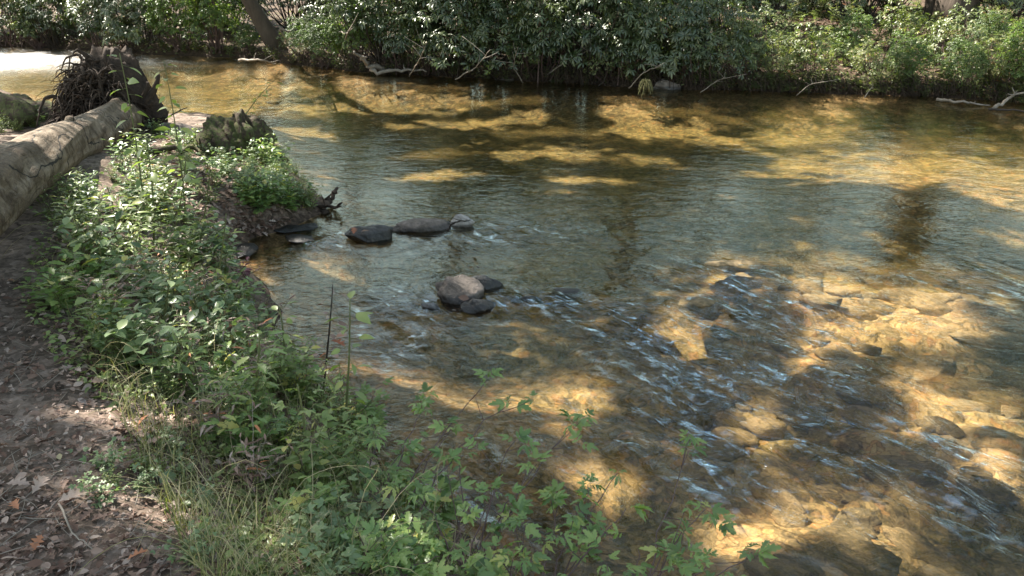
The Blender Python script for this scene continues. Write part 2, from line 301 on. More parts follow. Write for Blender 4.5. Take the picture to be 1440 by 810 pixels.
# ------------------------------------------------------------------ mesh building
def mk(name, v, tris=None, quads=None, mat=None, parent=None, rnd=None, smooth=True, attrs=None, loc=None):
    v = np.ascontiguousarray(v, np.float32).reshape(-1, 3)
    tris = np.zeros((0, 3), int) if tris is None else np.asarray(tris, int).reshape(-1, 3)
    quads = np.zeros((0, 4), int) if quads is None else np.asarray(quads, int).reshape(-1, 4)
    me = bpy.data.meshes.new(name); me.vertices.add(len(v)); me.vertices.foreach_set('co', v.ravel())
    idx = np.concatenate([tris.ravel(), quads.ravel()]).astype(np.int32)
    st = np.concatenate([np.arange(len(tris)) * 3, len(tris) * 3 + np.arange(len(quads)) * 4]).astype(np.int32)
    me.loops.add(len(idx)); me.loops.foreach_set('vertex_index', idx)
    me.polygons.add(len(st)); me.polygons.foreach_set('loop_start', st)
    me.update(calc_edges=True); me.validate()
    if smooth: me.polygons.foreach_set('use_smooth', np.ones(len(me.polygons), bool))
    at = dict(attrs or {})
    if rnd is not None: at['rnd'] = rnd
    for k, a in at.items():
        x = me.attributes.new(k, 'FLOAT', 'POINT'); x.data.foreach_set('value', np.asarray(a, np.float32).ravel())
    if mat is not None: me.materials.append(M[mat])
    o = bpy.data.objects.new(name, me); C.objects.link(o)
    if parent is not None: o.parent = parent
    if loc is not None: o.location = loc
    return o
def tag(o, label=None, cat=None, group=None, kind=None):
    for k, v in (('label', label), ('category', cat), ('group', group), ('kind', kind)):
        if v: o[k] = v
    return o
def empty(name, loc, label=None, cat=None, group=None, rz=0):
    o = bpy.data.objects.new(name, None); C.objects.link(o); o.location = loc; o.rotation_euler = (0, 0, rz)
    return tag(o, label, cat, group)
def copy_tree(o, parent=None):
    c = o.copy(); C.objects.link(c)
    if parent is not None: c.parent = parent
    for ch in list(o.children): copy_tree(ch, c)
    return c
class Acc:
    def __init__(s): s.v = []; s.t = []; s.q = []; s.r = []; s.n = 0
    def add(s, v, t=None, q=None, r=None):
        v = np.asarray(v, float).reshape(-1, 3)
        if t is not None and len(t): s.t.append(np.asarray(t, int).reshape(-1, 3) + s.n)
        if q is not None and len(q): s.q.append(np.asarray(q, int).reshape(-1, 4) + s.n)
        s.v.append(v); s.r.append(np.full(len(v), .5) if r is None else np.broadcast_to(np.asarray(r, float), (len(v),)) if np.ndim(r) == 0 else np.asarray(r))
        s.n += len(v)
    def leaves(s, T, pos, Rm, sc, r):
        tv, tt, tq = T; n = len(tv); K = len(pos)
        if K == 0: return
        v = np.einsum('kij,nj->kni', Rm, tv) * np.asarray(sc).reshape(-1, 1, 1) + pos[:, None, :]
        off = (np.arange(K) * n)[:, None, None]
        s.add(v.reshape(-1, 3), (tt[None] + off).reshape(-1, 3) if len(tt) else None, (tq[None] + off).reshape(-1, 4) if len(tq) else None, np.repeat(r, n))
    def tube(s, pts, r0, r1=None, sides=5, rad=None, cap=True, r=.5):
        pts = np.asarray(pts, float); n = len(pts)
        if rad is None: rad = np.linspace(r0, r1 if r1 is not None else r0, n)
        tg = np.gradient(pts, axis=0); tg /= np.linalg.norm(tg, axis=1)[:, None] + 1e-9
        ref = np.array([0, 0, 1.]) if abs(tg[0, 2]) < .8 else np.array([1., 0, 0])
        a = np.cross(tg, ref); a /= np.linalg.norm(a, axis=1)[:, None] + 1e-9; b = np.cross(tg, a)
        th = np.linspace(0, 2 * math.pi, sides, endpoint=False)
        rad = np.asarray(rad); rad = rad[:, None] if rad.ndim == 1 else rad
        ring = pts[:, None, :] + rad[..., None] * (np.cos(th)[None, :, None] * a[:, None, :] + np.sin(th)[None, :, None] * b[:, None, :])
        i = np.arange(n - 1)[:, None] * sides; j = np.arange(sides)[None]; j2 = (j + 1) % sides
        q = np.stack([i + j, i + sides + j, i + sides + j2, i + j2], -1).reshape(-1, 4)
        v = ring.reshape(-1, 3); t = []
        if cap:
            v = np.vstack([v, pts[0], pts[-1]]); c0 = n * sides; c1 = c0 + 1
            for k in range(sides):
                t.append([c0, k, (k + 1) % sides]); t.append([c1, (n - 1) * sides + (k + 1) % sides, (n - 1) * sides + k])
        s.add(v, t, q, r)
    def build(s, name, mat, parent=None, **k):
        if not s.v: return None
        return mk(name, np.vstack(s.v), np.vstack(s.t) if s.t else None, np.vstack(s.q) if s.q else None, mat, parent, rnd=np.concatenate(s.r), **k)
def frames(d, up):               # columns side, along, normal
    d = d / (np.linalg.norm(d, axis=-1, keepdims=True) + 1e-9)
    x = np.cross(d, up); x /= np.linalg.norm(x, axis=-1, keepdims=True) + 1e-9
    return np.stack([x, d, np.cross(x, d)], -1)
def strip_leaf(st, fold=.25, droop=.25, curl=0.0):
    """st: (t, half width, forward shift of the edge) from base to tip; a folded, drooping blade"""
    v = []; t = []; q = []
    z = lambda y: -droop * y * y
    n = len(st)
    for (y, w, sh) in st:
        v += [(0, y, z(y)), (-w, y + sh, z(y) + fold * w), (w, y + sh, z(y) + fold * w)]
    for k in range(n - 1):
        a = 3 * k; b = a + 3
        q += [(a, b, b + 1, a + 1), (a, a + 2, b + 2, b)]
    return np.array(v, float), np.zeros((0, 3), int), np.array(q, int)
OV = strip_leaf([(0, .004, 0), (.15, .17, .02), (.4, .27, .02), (.7, .18, .03), (1, .004, 0)])
NAR = strip_leaf([(0, .004, 0), (.3, .10, 0), (.65, .09, 0), (1, .003, 0)], .3, .35)
RH = strip_leaf([(0, .01, 0), (.45, .15, 0), (.8, .12, 0), (1, .01, 0)], .35, .35)
TOO = strip_leaf([(0, .01, 0), (.12, .16, .06), (.2, .11, .02), (.34, .27, .10), (.44, .16, .02), (.60, .24, .10), (.7, .12, .02), (.82, .13, .07), (1, .004, 0)], .2, .2)
OAK = strip_leaf([(0, .012, 0), (.12, .05, .0), (.24, .20, .05), (.32, .07, .02), (.50, .33, .10), (.58, .09, .03), (.74, .27, .10), (.82, .10, .03), (.92, .12, .05), (1, .01, 0)], .5, .25)
DIA = (np.array([(0, 0, 0), (-.3, .45, .05), (.3, .45, .05), (0, 1, -.1)], float), np.array([(0, 2, 3), (0, 3, 1)]), np.zeros((0, 4), int))
def comp(parts):                 # several leaflets on one leaf
    V = []; Q = []; n = 0
    for T, ang, sc, off in parts:
        c, s_ = math.cos(ang), math.sin(ang); v = T[0] * sc
        v = np.stack([v[:, 0] * c - v[:, 1] * s_, v[:, 0] * s_ + v[:, 1] * c, v[:, 2]], -1) + np.array([0, off, 0])
        V.append(v); Q.append(T[2] + n); n += len(v)
    return np.vstack(V), np.zeros((0, 3), int), np.vstack(Q)
YR = comp([(TOO, 0, .62, .42), (TOO, R(52), .52, .40), (TOO, R(-52), .52, .40), (TOO, R(65), .38, .2), (TOO, R(-65), .38, .2)])
TOB = strip_leaf([(0, .01, 0), (.14, .12, .05), (.24, .08, .02), (.40, .22, .10), (.5, .12, .02), (.66, .17, .10), (.78, .07, .02), (1, .004, 0)], .5, .65)
YR2 = comp([(TOB, R(8), .66, .40), (TOB, R(60), .50, .36), (TOB, R(-48), .58, .38), (TOB, R(75), .30, .2)])
YR3 = comp([(TOO, R(-6), .70, .36), (TOB, R(44), .55, .34), (TOO, R(-58), .46, .36)])
TRI = comp([(OV, 0, .6, .4), (OV, R(60), .5, .38), (OV, R(-60), .5, .38)])
FERN = comp([(NAR, 0, .3, .75)] + [(NAR, R(s * 62), .34 * (1 - abs(t - .4)), t) for t in (.15, .3, .45, .6, .72) for s in (-1, 1)])
def rdir(n, r=rng, zmin=-1, zmax=1):
    z = r.uniform(zmin, zmax, n); a = r.uniform(0, 2 * math.pi, n); s = np.sqrt(1 - z * z)
    return np.stack([s * np.cos(a), s * np.sin(a), z], -1)
def rup(n, tilt=.6, r=rng):
    u = r.normal(0, tilt, (n, 3)); u[:, 2] = 1; return u / np.linalg.norm(u, axis=1)[:, None]
def bez(a, b, c, n=8):
    t = np.linspace(0, 1, n)[:, None]; a, b, c = map(np.asarray, (a, b, c))
    return a * (1 - t) ** 2 + 2 * b * t * (1 - t) + c * t * t
# ------------------------------------------------------------------ ground and river
def axis(segs):
    o = []
    for a, b, s in segs: o.append(np.arange(a, b, s))
    return np.concatenate(o + [[segs[-1][1]]])
def grid(xs, ys):
    X, Y = np.meshgrid(xs, ys); nx, ny = len(xs), len(ys)
    i = np.arange(ny - 1)[:, None] * nx + np.arange(nx - 1)[None]
    q = np.stack([i, i + 1, i + nx + 1, i + nx], -1).reshape(-1, 4)
    return X.ravel(), Y.ravel(), q
xs = axis([(-400, -60, 20), (-60, -22, 2), (-22, -10, .25), (-10, -5, .08), (-5, 4.5, .032), (4.5, 10, .08), (10, 22, .25), (22, 60, 2), (60, 400, 20)])
ys = axis([(-300, -20, 20), (-20, -2, 1.0), (-2, 1.2, .15), (1.2, 7, .032), (7, 12, .06), (12, 26, .13), (26, 50, 1), (50, 100, 5), (100, 500, 25)])
X, Y, q = grid(xs, ys)
Z = H(X, Y)
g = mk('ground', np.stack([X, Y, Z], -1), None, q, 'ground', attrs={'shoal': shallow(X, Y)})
tag(g, 'leaf strewn brown earth banks and golden gravel riverbed', kind='structure')
FLOW = np.array([.48, -.877]); FN = np.array([.877, .48])
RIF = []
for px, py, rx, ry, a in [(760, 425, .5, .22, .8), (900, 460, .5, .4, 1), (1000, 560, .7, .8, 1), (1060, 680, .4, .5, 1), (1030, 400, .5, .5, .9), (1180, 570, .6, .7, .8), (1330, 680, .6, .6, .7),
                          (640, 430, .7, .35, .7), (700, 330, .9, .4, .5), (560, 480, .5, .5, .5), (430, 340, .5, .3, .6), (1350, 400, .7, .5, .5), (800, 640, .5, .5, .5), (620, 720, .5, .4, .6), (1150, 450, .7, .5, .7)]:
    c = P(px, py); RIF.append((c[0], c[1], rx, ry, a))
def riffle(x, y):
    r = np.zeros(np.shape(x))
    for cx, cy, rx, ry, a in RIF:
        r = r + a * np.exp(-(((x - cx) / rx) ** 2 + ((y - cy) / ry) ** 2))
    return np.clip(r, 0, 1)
def surf(x, y):
    f = riffle(x, y)
    u = x * FLOW[0] + y * FLOW[1]; v = x * FN[0] + y * FN[1]
    wv = v + .18 * fbm(x * 1.5, y * 1.5, 31, 2)
    z = .046 * fbm(u * 1.5, wv * 4.2, 33, 3) * f + .016 * fbm(u * 5, wv * 9, 35, 2) * f
    return z + .004 * fbm(x * 2.2, y * 3.0, 37, 3)
xs = axis([(-80, -20, 5), (-20, -6, .2), (-6, -3, .06), (-3, 4.5, .022), (4.5, 10, .07), (10, 20, .3), (20, 80, 5)])
ys = axis([(-45, -5, 3), (-5, 2, .3), (2, 6.5, .022), (6.5, 12, .05), (12, 24, .12), (24, 50, 2)])
X, Y, q = grid(xs, ys)
RX, RY = P(20, 84)[:2]
rap = np.exp(-(((X - RX) / 4.5) ** 2 + ((Y - RY) / 2.6) ** 2))
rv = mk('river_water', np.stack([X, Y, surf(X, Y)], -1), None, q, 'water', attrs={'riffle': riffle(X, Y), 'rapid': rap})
tag(rv, 'clear shallow golden brown river water with ripples and sky glints', kind='structure')
# ------------------------------------------------------------------ trees whose unseen crowns are carved to shade and light the river
LIT = [(1290, 232, 200, 34), (1150, 220, 100, 13), (1410, 262, 100, 24), (1330, 240, 150, 26), (1200, 226, 90, 14), (1130, 388, 130, 22), (1220, 405, 90, 28), (1350, 420, 60, 20), (1015, 372, 30, 8),
       (1200, 492, 60, 20), (1310, 480, 90, 26), (1240, 455, 60, 14), (1380, 590, 90, 28), (1290, 560, 40, 16), (1180, 750, 95, 50), (1090, 790, 100, 40), (1250, 800, 60, 30), (1430, 700, 28, 22),
       (760, 566, 95, 26), (700, 590, 60, 16), (1060, 600, 30, 40), (560, 140, 150, 9), (300, 128, 130, 20), (420, 96, 110, 7), (740, 200, 60, 6), (815, 238, 60, 7), (920, 170, 75, 9), (895, 156, 60, 5), (1000, 182, 60, 7),
       (660, 160, 45, 7), (740, 155, 28, 5), (1110, 180, 90, 9), (590, 163, 60, 5), (640, 122, 50, 4), (1200, 160, 60, 4), (60, 84, 130, 30), (120, 130, 60, 14), (400, 180, 60, 10), (1150, 530, 30, 14), (960, 470, 30, 12), (540, 560, 40, 14), (830, 690, 60, 18)]
LIT_LAND = [(270, 45, 75, 45), (400, 70, 90, 40), (490, 80, 60, 40), (1130, 70, 130, 36), (1020, 75, 50, 26), (1300, 75, 90, 26), (1400, 60, 40, 40), (60, 40, 100, 50), (600, 40, 60, 40), (560, 60, 40, 30), (690, 50, 40, 40), (790, 70, 40, 30), (860, 60, 30, 50), (930, 40, 40, 40), (20, 30, 60, 40), (130, 50, 60, 30), (760, 20, 60, 30), (1200, 20, 80, 12)]
def lit(p):  # picks crown leaves to drop so the chosen sun patches stay clear
    out = np.zeros(len(p), bool)
    for z0, lst, land in ((-.3, LIT, 0), (.9, LIT_LAND, 1)):
        t = (p[:, 2] - z0) / S[2]; qq = p - S * t[:, None]
        fd = sdist(far, qq[:, 0], qq[:, 1]) > .1
        front = qq[:, 1] > 1.0
        a, b = to_px(qq); nz = np.clip(1.0 + 1.5 * fbm(qq[:, 0] * 3.6, qq[:, 1] * 3.6, 51 + land, 4), .35, 2)
        dep = np.maximum(qq[:, 1] * cs + (CAM_H - qq[:, 2]) * sn, .5); ix = .10 * F / dep; iy = ix * CAM_H / np.maximum(dep, CAM_H)
        for cx, cy, rx, ry in lst:
            m = ((a - cx) / (rx + ix)) ** 2 + ((b - cy) / (ry + iy)) ** 2 < nz
            out |= m & front & (fd if land else ~fd)
        if land: out |= fd & (fbm(qq[:, 0] * 1.3, qq[:, 1] * 1.3, 71, 4) > -.2)
        else:
            fr = (b < 240) & (a > 180)
            out |= (~fd) & (fbm(qq[:, 0] * 2.2, qq[:, 1] * 2.2, 81, 3) > .42)
            out |= (~fd) & fr & (fbm(qq[:, 0] * .9, qq[:, 1] * 1.5, 83, 4) > .23)
            nb = sdist(near, qq[:, 0], qq[:, 1]) < 0
            out |= nb & (fbm(qq[:, 0] * 3.2, qq[:, 1] * 3.2, 87, 4) > .12) & ~((a < 300) & (b > 540)) & (qq[:, 1] > 1.6)
    return out
def semilit(p):                 # crown leaves thinned out to let half light onto shoal and near bank
    t = (p[:, 2] + .2) / S[2]; qq = p - S * t[:, None]; a, b = to_px(qq); nb = sdist(near, qq[:, 0], qq[:, 1]) < .3
    m = ((a > 860 - .25 * (b - 360)) & (b > 355) & (qq[:, 1] > 1)) * .33 + (nb & (b < 900) & (qq[:, 1] > 1.2)) * np.where((a < 280) & (b > 520), .15, .55)
    m = m * np.clip(1 + 1.1 * fbm(qq[:, 0] * 2, qq[:, 1] * 2, 97, 3), .3, 1.35)
    return np.random.default_rng(len(p)).random(len(p)) < m
def skygap(p):  # opening cut in the crowns so the water mirrors sky
    o = np.array([1.0, 4.0, 0]); d = p - o; el = np.degrees(np.arctan2(d[:, 2], np.hypot(d[:, 0], d[:, 1]))); az = np.degrees(np.arctan2(d[:, 0], d[:, 1]))
    n = fbm(az * .06, el * .09, 91, 3)
    return (el > 49 + 8 * n) & (az > -14) | (np.abs(az - 8 + 3 * n) < 2.2) & (el > 22)
def crown(blobs, leaf=.2, r=rng, clump=24, sig=.38):
    A = Acc()
    for (cx, cy, cz, rx, ry, rz, k) in blobs:
        n = k // clump
        d = rdir(n, r) * (r.uniform(.25, 1, n) ** .45)[:, None]
        cc = np.array([cx, cy, cz]) + d * np.array([rx, ry, rz])
        p = np.repeat(cc, clump, 0) + r.normal(0, sig, (n * clump, 3)) * np.array([1, 1, .55])
        p = p[p[:, 2] > 4.2]; p = p[~lit(p)]; p = p[~skygap(p)]; p = p[~semilit(p)]  # crown shaped for its light: sun patches, sky opening, half light
        m = len(p); A.leaves(DIA, p, frames(rdir(m, r, -.6, .4), rup(m, .6, r)), r.uniform(.7, 1.3, m) * leaf, r.uniform(0, 1, m))
    return A
def tree(name, base, top, r0, blobs, label, lean=0.0):
    base = np.array(base, float); top = np.array(top, float)
    t = empty(name, base, label, 'tree')
    A = Acc(); n = 26; s = np.linspace(0, 1, n)
    mid = (base + top) / 2 + np.array([lean, 0, 0]); pts = bez(base - [0, 0, .3], mid, top, n) - base
    rad = r0 * (1 - .75 * s); rad[:4] *= np.array([1.5, 1.32, 1.12, 1.03]); th = np.linspace(0, 2 * math.pi, 16, endpoint=False)
    rr = rad[:, None] * (1 + .07 * np.sin(th * 5 + 3 * s[:, None]) + .05 * rng.normal(0, 1, (n, 16)))
    A.tube(pts, 0, sides=16, rad=rr); tr = A.build('trunk', 'bark', t)
    B = Acc()
    for (cx, cy, cz, rx, ry, rz, k) in blobs:
        nl = 0
        for j in range(14):
            i = rng.integers(int(n * .35), n - 1); a = pts[i]; e = np.array([cx, cy, cz]) - base + rng.normal(0, .45, 3) * np.array([rx, ry, rz])
            m_ = (a + e) / 2 + np.array([0, 0, .8]); L_ = bez(a, m_, e, 12) + rng.normal(0, .04, (12, 3)) * np.linspace(0, 1, 12)[:, None]
            if nl >= 5 or lit(np.repeat(L_, 3, 0) + base + rng.normal(0, .05, (36, 3))).mean() > .12: continue
            nl += 1; B.tube(L_, rad[i] * .4, .02, 6)
    B.build('limb', 'bark', t)
    A = crown(blobs)
    if A.v:
        c = A.build('crown', 'canopy', t); c.location = -base
    return t
def gz(x, y): return float(HQ(x, y))
_l = P(400, 88)[:2]; _l = _l * (1 + .75 / np.linalg.norm(_l)); b1 = np.array([_l[0], _l[1], gz(_l[0], _l[1])])
tree('riverside_tree', b1, b1 + np.array([-4.2, -1, 15]), .165, [(-12, 15, 12, 4.5, 4.5, 4, 15000), (-9, 18.5, 9, 4, 3.5, 3, 9000), (-6, 14, 13, 4, 4, 3, 12000), (-1.5, 16, 13.5, 4.5, 4, 3, 15000)], 'leaning brown trunk rising from the sunny shrubs on the far bank', -1.6)
b2 = np.array([b1[0] + .75, b1[1] + 1.6, 0]); b2[2] = gz(b2[0], b2[1])
tree('slender_tree', b2, b2 + np.array([.2, .5, 12]), .09, [(-4.5, 21, 11, 3.5, 3, 3, 8000)], 'slender straight trunk just right of the leaning riverside trunk')
b3 = place(1340, 34)
tree('broad_trunk_tree', b3, b3 + np.array([.3, .8, 19]), .37, [(7, 21, 11, 5, 4, 4, 11000), (11, 17, 15, 5, 4, 4, 9000), (6.5, 24, 17, 5, 4, 3, 6000)], 'thick dark tree trunk in the sunlit undergrowth on the far bank')
bgs = [(-11, 30, 18, [(-11, 30, 11, 5, 3, 7, 11000)]), (-3, 29, 18, [(-3, 29, 11, 5, 3, 7, 13000)]), (4.5, 28.5, 18, [(4.5, 28, 11, 5, 3, 7, 13000)]), (11.5, 27.5, 18, [(12, 27, 11, 5, 3, 7, 12000)]), (19, 25, 18, [(19, 24, 11, 5, 4, 7, 10000)]),
       (-13, 26.5, 12, [(-13, 26, 7, 4, 3, 4, 8000), (-9, 25, 6, 3.5, 3, 3, 7000)]), (-5, 24.5, 13, [(-5.5, 23, 6.5, 3.2, 2.6, 3.5, 9000), (-5, 22, 10.5, 3.5, 3, 3, 7000)]), (.5, 22.5, 12, [(.8, 22, 6, 3, 2.4, 2.6, 8000), (.5, 22, 10, 3.2, 3, 3, 8000)]),
       (6.2, 23.5, 14, [(6.5, 22, 7, 3.4, 2.6, 3, 9000), (5.5, 21.5, 11, 3.2, 3, 3, 8000)]), (10.5, 20.5, 14, [(10.5, 19.8, 6.5, 3.2, 2.6, 3, 8000), (11, 18, 11.5, 3.5, 3, 3.5, 9000)]), (17, 19, 15, [(16, 17, 9, 4.5, 4, 5, 10000)]),
       (-9, 24, 17, [(-11, 20, 16, 5, 5, 4, 14000), (-8, 22, 12, 4, 4, 3, 7000)]), (-1.5, 23, 18, [(-3, 19, 13.5, 4.5, 4.5, 4, 14000), (-1, 23, 8.5, 4, 3, 3, 9000), (-2, 22, 18, 4, 4, 3, 6000)]),
       (3.2, 21.5, 16, [(2.5, 20, 12, 3.5, 3.5, 4, 10000), (3.5, 20.5, 7, 3.5, 2.6, 2.4, 8000)]), (-16, 29, 18, [(-17, 27, 13, 5, 4, 5, 9000)]), (13.5, 24, 17, [(14, 22, 9, 4.5, 4, 4, 8000)]),
       (-20, 32, 15, [(-22, 31, 9, 5, 4, 5, 7000)])]
TL = ['back row forest tree behind the leaning riverside trunk', 'back row forest tree deep behind the far rhododendrons', 'back row forest tree deep behind the left end of the open slope', 'back row forest tree deep behind the thick dark trunk', 'back row forest tree beyond the right picture edge',
      'young forest tree behind the bright bushes left of the leaning trunk', 'young forest tree right behind the slender trunk', 'young forest tree behind the tall rhododendrons at mid picture', 'young forest tree at the left end of the open sunlit slope',
      'young forest tree just left of the thick dark trunk', 'forest tree past the right edge of the picture', 'tall forest tree behind the far bank above the leaning riverside trunk', 'tall forest tree behind the dark rhododendrons near mid picture',
      'forest tree behind the rhododendrons just left of the open sunlit slope', 'forest tree above the bend upstream beyond the far left shrubs', 'forest tree behind the undergrowth right of the thick trunk', 'forest tree farthest upstream past the glaring water']
for (x, y, h, bl), lb in zip(bgs, TL):
    tree('forest_tree', (x, y, gz(x, y)), (x + rng.uniform(-1, 1), y, h), .13 if h < 14.5 else .24, bl, lb)
tree('overhanging_tree', (-10.5, 6.5, gz(-10.5, 6.5)), (-11, 6.5, 15), .32, [(-6.5, 10.5, 12, 4, 4.5, 3.5, 17000), (-9, 14, 9, 3.5, 3.5, 3, 9000), (-3.5, 9.5, 15, 3.5, 3.5, 3, 11000), (-8.5, 9, 17, 4, 4, 3, 9000), (-6.5, 7, 10.5, 3.4, 3, 2.4, 9000), (-11, 7.5, 14, 4, 3.5, 3, 12000)],
     'big unseen near bank tree added for shade, boughs over the fallen log')  # stands out of view, added to shade the near bank and river
# ------------------------------------------------------------------ far bank shrubs
def shrub_proto(seed, w, h, whorls, leaf, T, per, mat, stemmat='dark_stem', droop=.25):
    r = np.random.default_rng(seed); A = Acc()
    d = rdir(whorls, r, -.55, 1); rad = r.uniform(.35, 1, whorls) ** .4
    lump = 1 + .6 * fbm(d[:, 0] * 2.2 + seed, d[:, 2] * 2.2 + d[:, 1], seed, 3)
    c = d * (rad * lump)[:, None] * np.array([w, w * .8, h * .55]) + np.array([0, 0, h * .5])
    c = c[c[:, 2] > .02]; n = len(c); az = r.uniform(0, 2 * math.pi, n)
    ax = d[:n] * .6 + np.array([0, -.15, .8]) + r.normal(0, .25, (n, 3)); ax /= np.linalg.norm(ax, axis=1)[:, None]
    s1 = np.cross(ax, [1, .2, .1]); s1 /= np.linalg.norm(s1, axis=1)[:, None]; s2 = np.cross(ax, s1)
    cl = .35 * fbm(c[:, 0] * 1.7 + seed, c[:, 2] * 1.7, seed + 9, 2) + r.normal(0, .13, n)
    for k in range(per):
        a = az + k * 2 * math.pi / per + r.normal(0, .15, n)
        dr = s1 * np.cos(a)[:, None] + s2 * np.sin(a)[:, None] + ax * r.uniform(-.35, .45, n)[:, None] - np.array([0, 0, droop])
        A.leaves(T, c + dr * .015, frames(dr, ax + r.normal(0, .2, (n, 3))), leaf * r.uniform(.65, 1.25, n), np.clip(r.normal(.42, .16, n) + cl, 0, 1))
    B = Acc()
    for k in range(34):
        e = c[r.integers(n)]; a = np.array([r.normal(0, .15), r.normal(0, .12), -.15]); B.tube(bez(a, e * np.array([.75, .75, .35]), e, 9) + r.normal(0, .015, (9, 3)), .018, .005, 5)
    t = empty('rhododendron_shrub', (0, 0, 0)); A.build('foliage', mat, t); B.build('stem', stemmat, t); return t
protos = [shrub_proto(11, 1.05, 2.5, 620, .125, RH, 8, 'rhodo'), shrub_proto(12, 1.25, 3.1, 860, .12, RH, 8, 'rhodo'), shrub_proto(13, .95, 1.9, 520, .105, RH, 7, 'rhodo', 'twig'),
          shrub_proto(14, 1.1, 2.3, 900, .085, OV, 6, 'bright', 'twig'), shrub_proto(15, .9, 1.5, 700, .08, TRI, 5, 'bright', 'twig'), shrub_proto(16, 1.1, 1.9, 300, .10, OV, 6, 'under', 'twig'), shrub_proto(17, 1.3, 1.5, 340, .09, TRI, 5, 'under', 'twig')]
used = set()
def plant(k, x, y, label, group, cat='shrub', s=1.0, name=None, plist=protos, zoff=0.0, rz=None):
    pr = plist[k]; o = pr if id(pr) not in used else copy_tree(pr)
    used.add(id(pr)); o.location = (x, y, gz(x, y) + zoff); o.rotation_euler = (0, 0, rng.uniform(0, 6.28) if rz is None else rz); o.scale = (s * rng.uniform(.9, 1.1), s * rng.uniform(.9, 1.1), s * rng.uniform(.9, 1.12))
    for kk in ('label', 'category', 'group'):
        if kk in o: del o[kk]
    if name: o.name = name
    return tag(o, label, cat, group)
def far_at(px, off):             # a spot on the far bank behind the water's edge seen at this column
    off = off * .42 if off < 1.4 else off; l = shore([(px, np.interp(px, [a for a, b in far_px], [b for a, b in far_px]))])[0]
    d = l / np.linalg.norm(l); return l + d * off
rows = [  # px, offset behind shore, proto, scale, label, group
    (20, .7, 2, 1.0), (85, .9, 0, .9), (150, .7, 2, 1.05), (205, .8, 0, .85), (575, .7, 2, .9), (640, .6, 0, .95), (705, .75, 1, .8), (765, .65, 2, 1.05), (825, .6, 0, .95), (880, .7, 2, 1.0), (940, .8, 0, .9), (985, 1.0, 2, .85), (545, 1.3, 0, 1.0), (670, 1.8, 1, 1.0), (800, 1.9, 1, .95), (930, 2.1, 1, .9), (120, 2.2, 1, .9), (40, 2.5, 1, .95), (475, 2.2, 0, 1.0), (-60, 1.0, 0, 1.0), (-120, 1.4, 1, 1.0), (1010, 3.6, 1, .8), (1075, 5.2, 0, .9), (600, 3.2, 1, 1.1), (740, 3.4, 1, 1.1), (870, 3.6, 1, 1.1), (240, 2.4, 1, .9), (330, 2.8, 0, 1.0), (1130, 7.2, 1, 1.0), (1190, 6.6, 0, .9), (1295, 7.6, 2, 1.0), (1385, 6.4, 0, .9), (1060, 8.5, 1, 1.1), (1340, 10.5, 1, 1.1), (1230, 8.0, 0, 1.0), (1430, 7.5, 1, 1.0), (420, 3.8, 1, 1.0)]
RL = {20: 'greyish glossy shrub at the far left edge beside the glaring water', 85: 'grey green shrub above the glaring water, second from the left edge', 150: 'dark shrub seen directly behind the upturned roots', 205: 'rhododendron just left of the bright green sunlit bush',
      575: 'rhododendron at the water behind the pale leaning driftwood pole', 640: 'rhododendron drooping to the water right of the pale driftwood pole', 705: 'tall rhododendron near mid picture with drooping dark leaves', 765: 'low rhododendron at the waterline left of the dead grey twigs',
      825: 'rhododendron with dead grey twigs at its foot', 880: 'rhododendron overhanging the water left of the grass tuft', 940: 'rhododendron behind the grey bank boulder', 985: 'last dark rhododendron before the open leaf strewn slope'}
for px, off, k, s in rows:
    p = far_at(px, off)
    if px in RL and off < 1.25: plant(k, p[0], p[1], RL[px], 'rhododendrons along the far waterline', s=s, name='rhododendron_shrub', zoff=-.22)
    elif px < 0: plant(k, p[0], p[1], 'shrub on the far bank beyond the left picture edge', 'shrubs beyond the left edge', s=s, name='rhododendron_shrub')
    else: plant(k, p[0], p[1], 'dark glossy rhododendron in the back row behind the waterline shrubs', 'rhododendrons in the back row', s=s, name='rhododendron_shrub')
for px, off, k, s, lb in [(262, .6, 3, .75, 'bright green rounded bush in full sun at the far waterline'), (310, .7, 3, .7, 'bright green bush touching the water right of the roundest sunny bush'), (352, .6, 4, .42, 'low yellow green bush in front of the leaning riverside trunk'),
                          (432, .7, 4, .5, 'sunlit low bush right of the leaning riverside trunk'), (465, .6, 4, .7, 'yellow green bush on the bank left of the hanging roots'), (505, .8, 3, .62, 'sunlit pale leaved bush above the pale driftwood pole')]:
    p = far_at(px, off); plant(k, p[0], p[1], lb, None, s=s, name='sunlit_bush')
for px, off, k, s in [(1040, .7, 5, .6), (1090, 1.2, 6, .5), (1135, .8, 5, .55), (1185, 1.6, 3, .38), (1225, .8, 6, .5), (1268, .8, 4, .55), (1318, 1.6, 5, .55), (1350, .6, 4, .5), (1395, 1.2, 6, .55), (1435, .8, 3, .5), (1060, 2.6, 6, .6), (1250, 3.0, 5, .55), (1370, 3.2, 4, .5), (1475, 1.4, 5, .7)]:
    p = far_at(px, off); plant(k, p[0], p[1], 'leafy bush on the open right part of the far bank', 'bushes on the right part of the far bank', s=s * 1.05, name='bank_bush')
for px, off, k, s, lb in [(605, .4, 6, .6, 'thin twiggy bush trailing into the water between the first rhododendrons'), (735, .4, 5, .55, 'sparse pale twiggy bush left of the dead grey twigs'), (855, .35, 6, .5, 'straggly brown green bush behind the dead grey twigs'), (960, .4, 5, .5, 'straggly bush right of the grey bank boulder'), (60, .5, 5, .6, 'pale twiggy bush beside the glaring water'), (180, .4, 6, .5, 'straggly bush over the water left of the bright bushes')]:
    p = far_at(px, off); plant(k, p[0], p[1], lb, None, s=s, name='twiggy_bush')
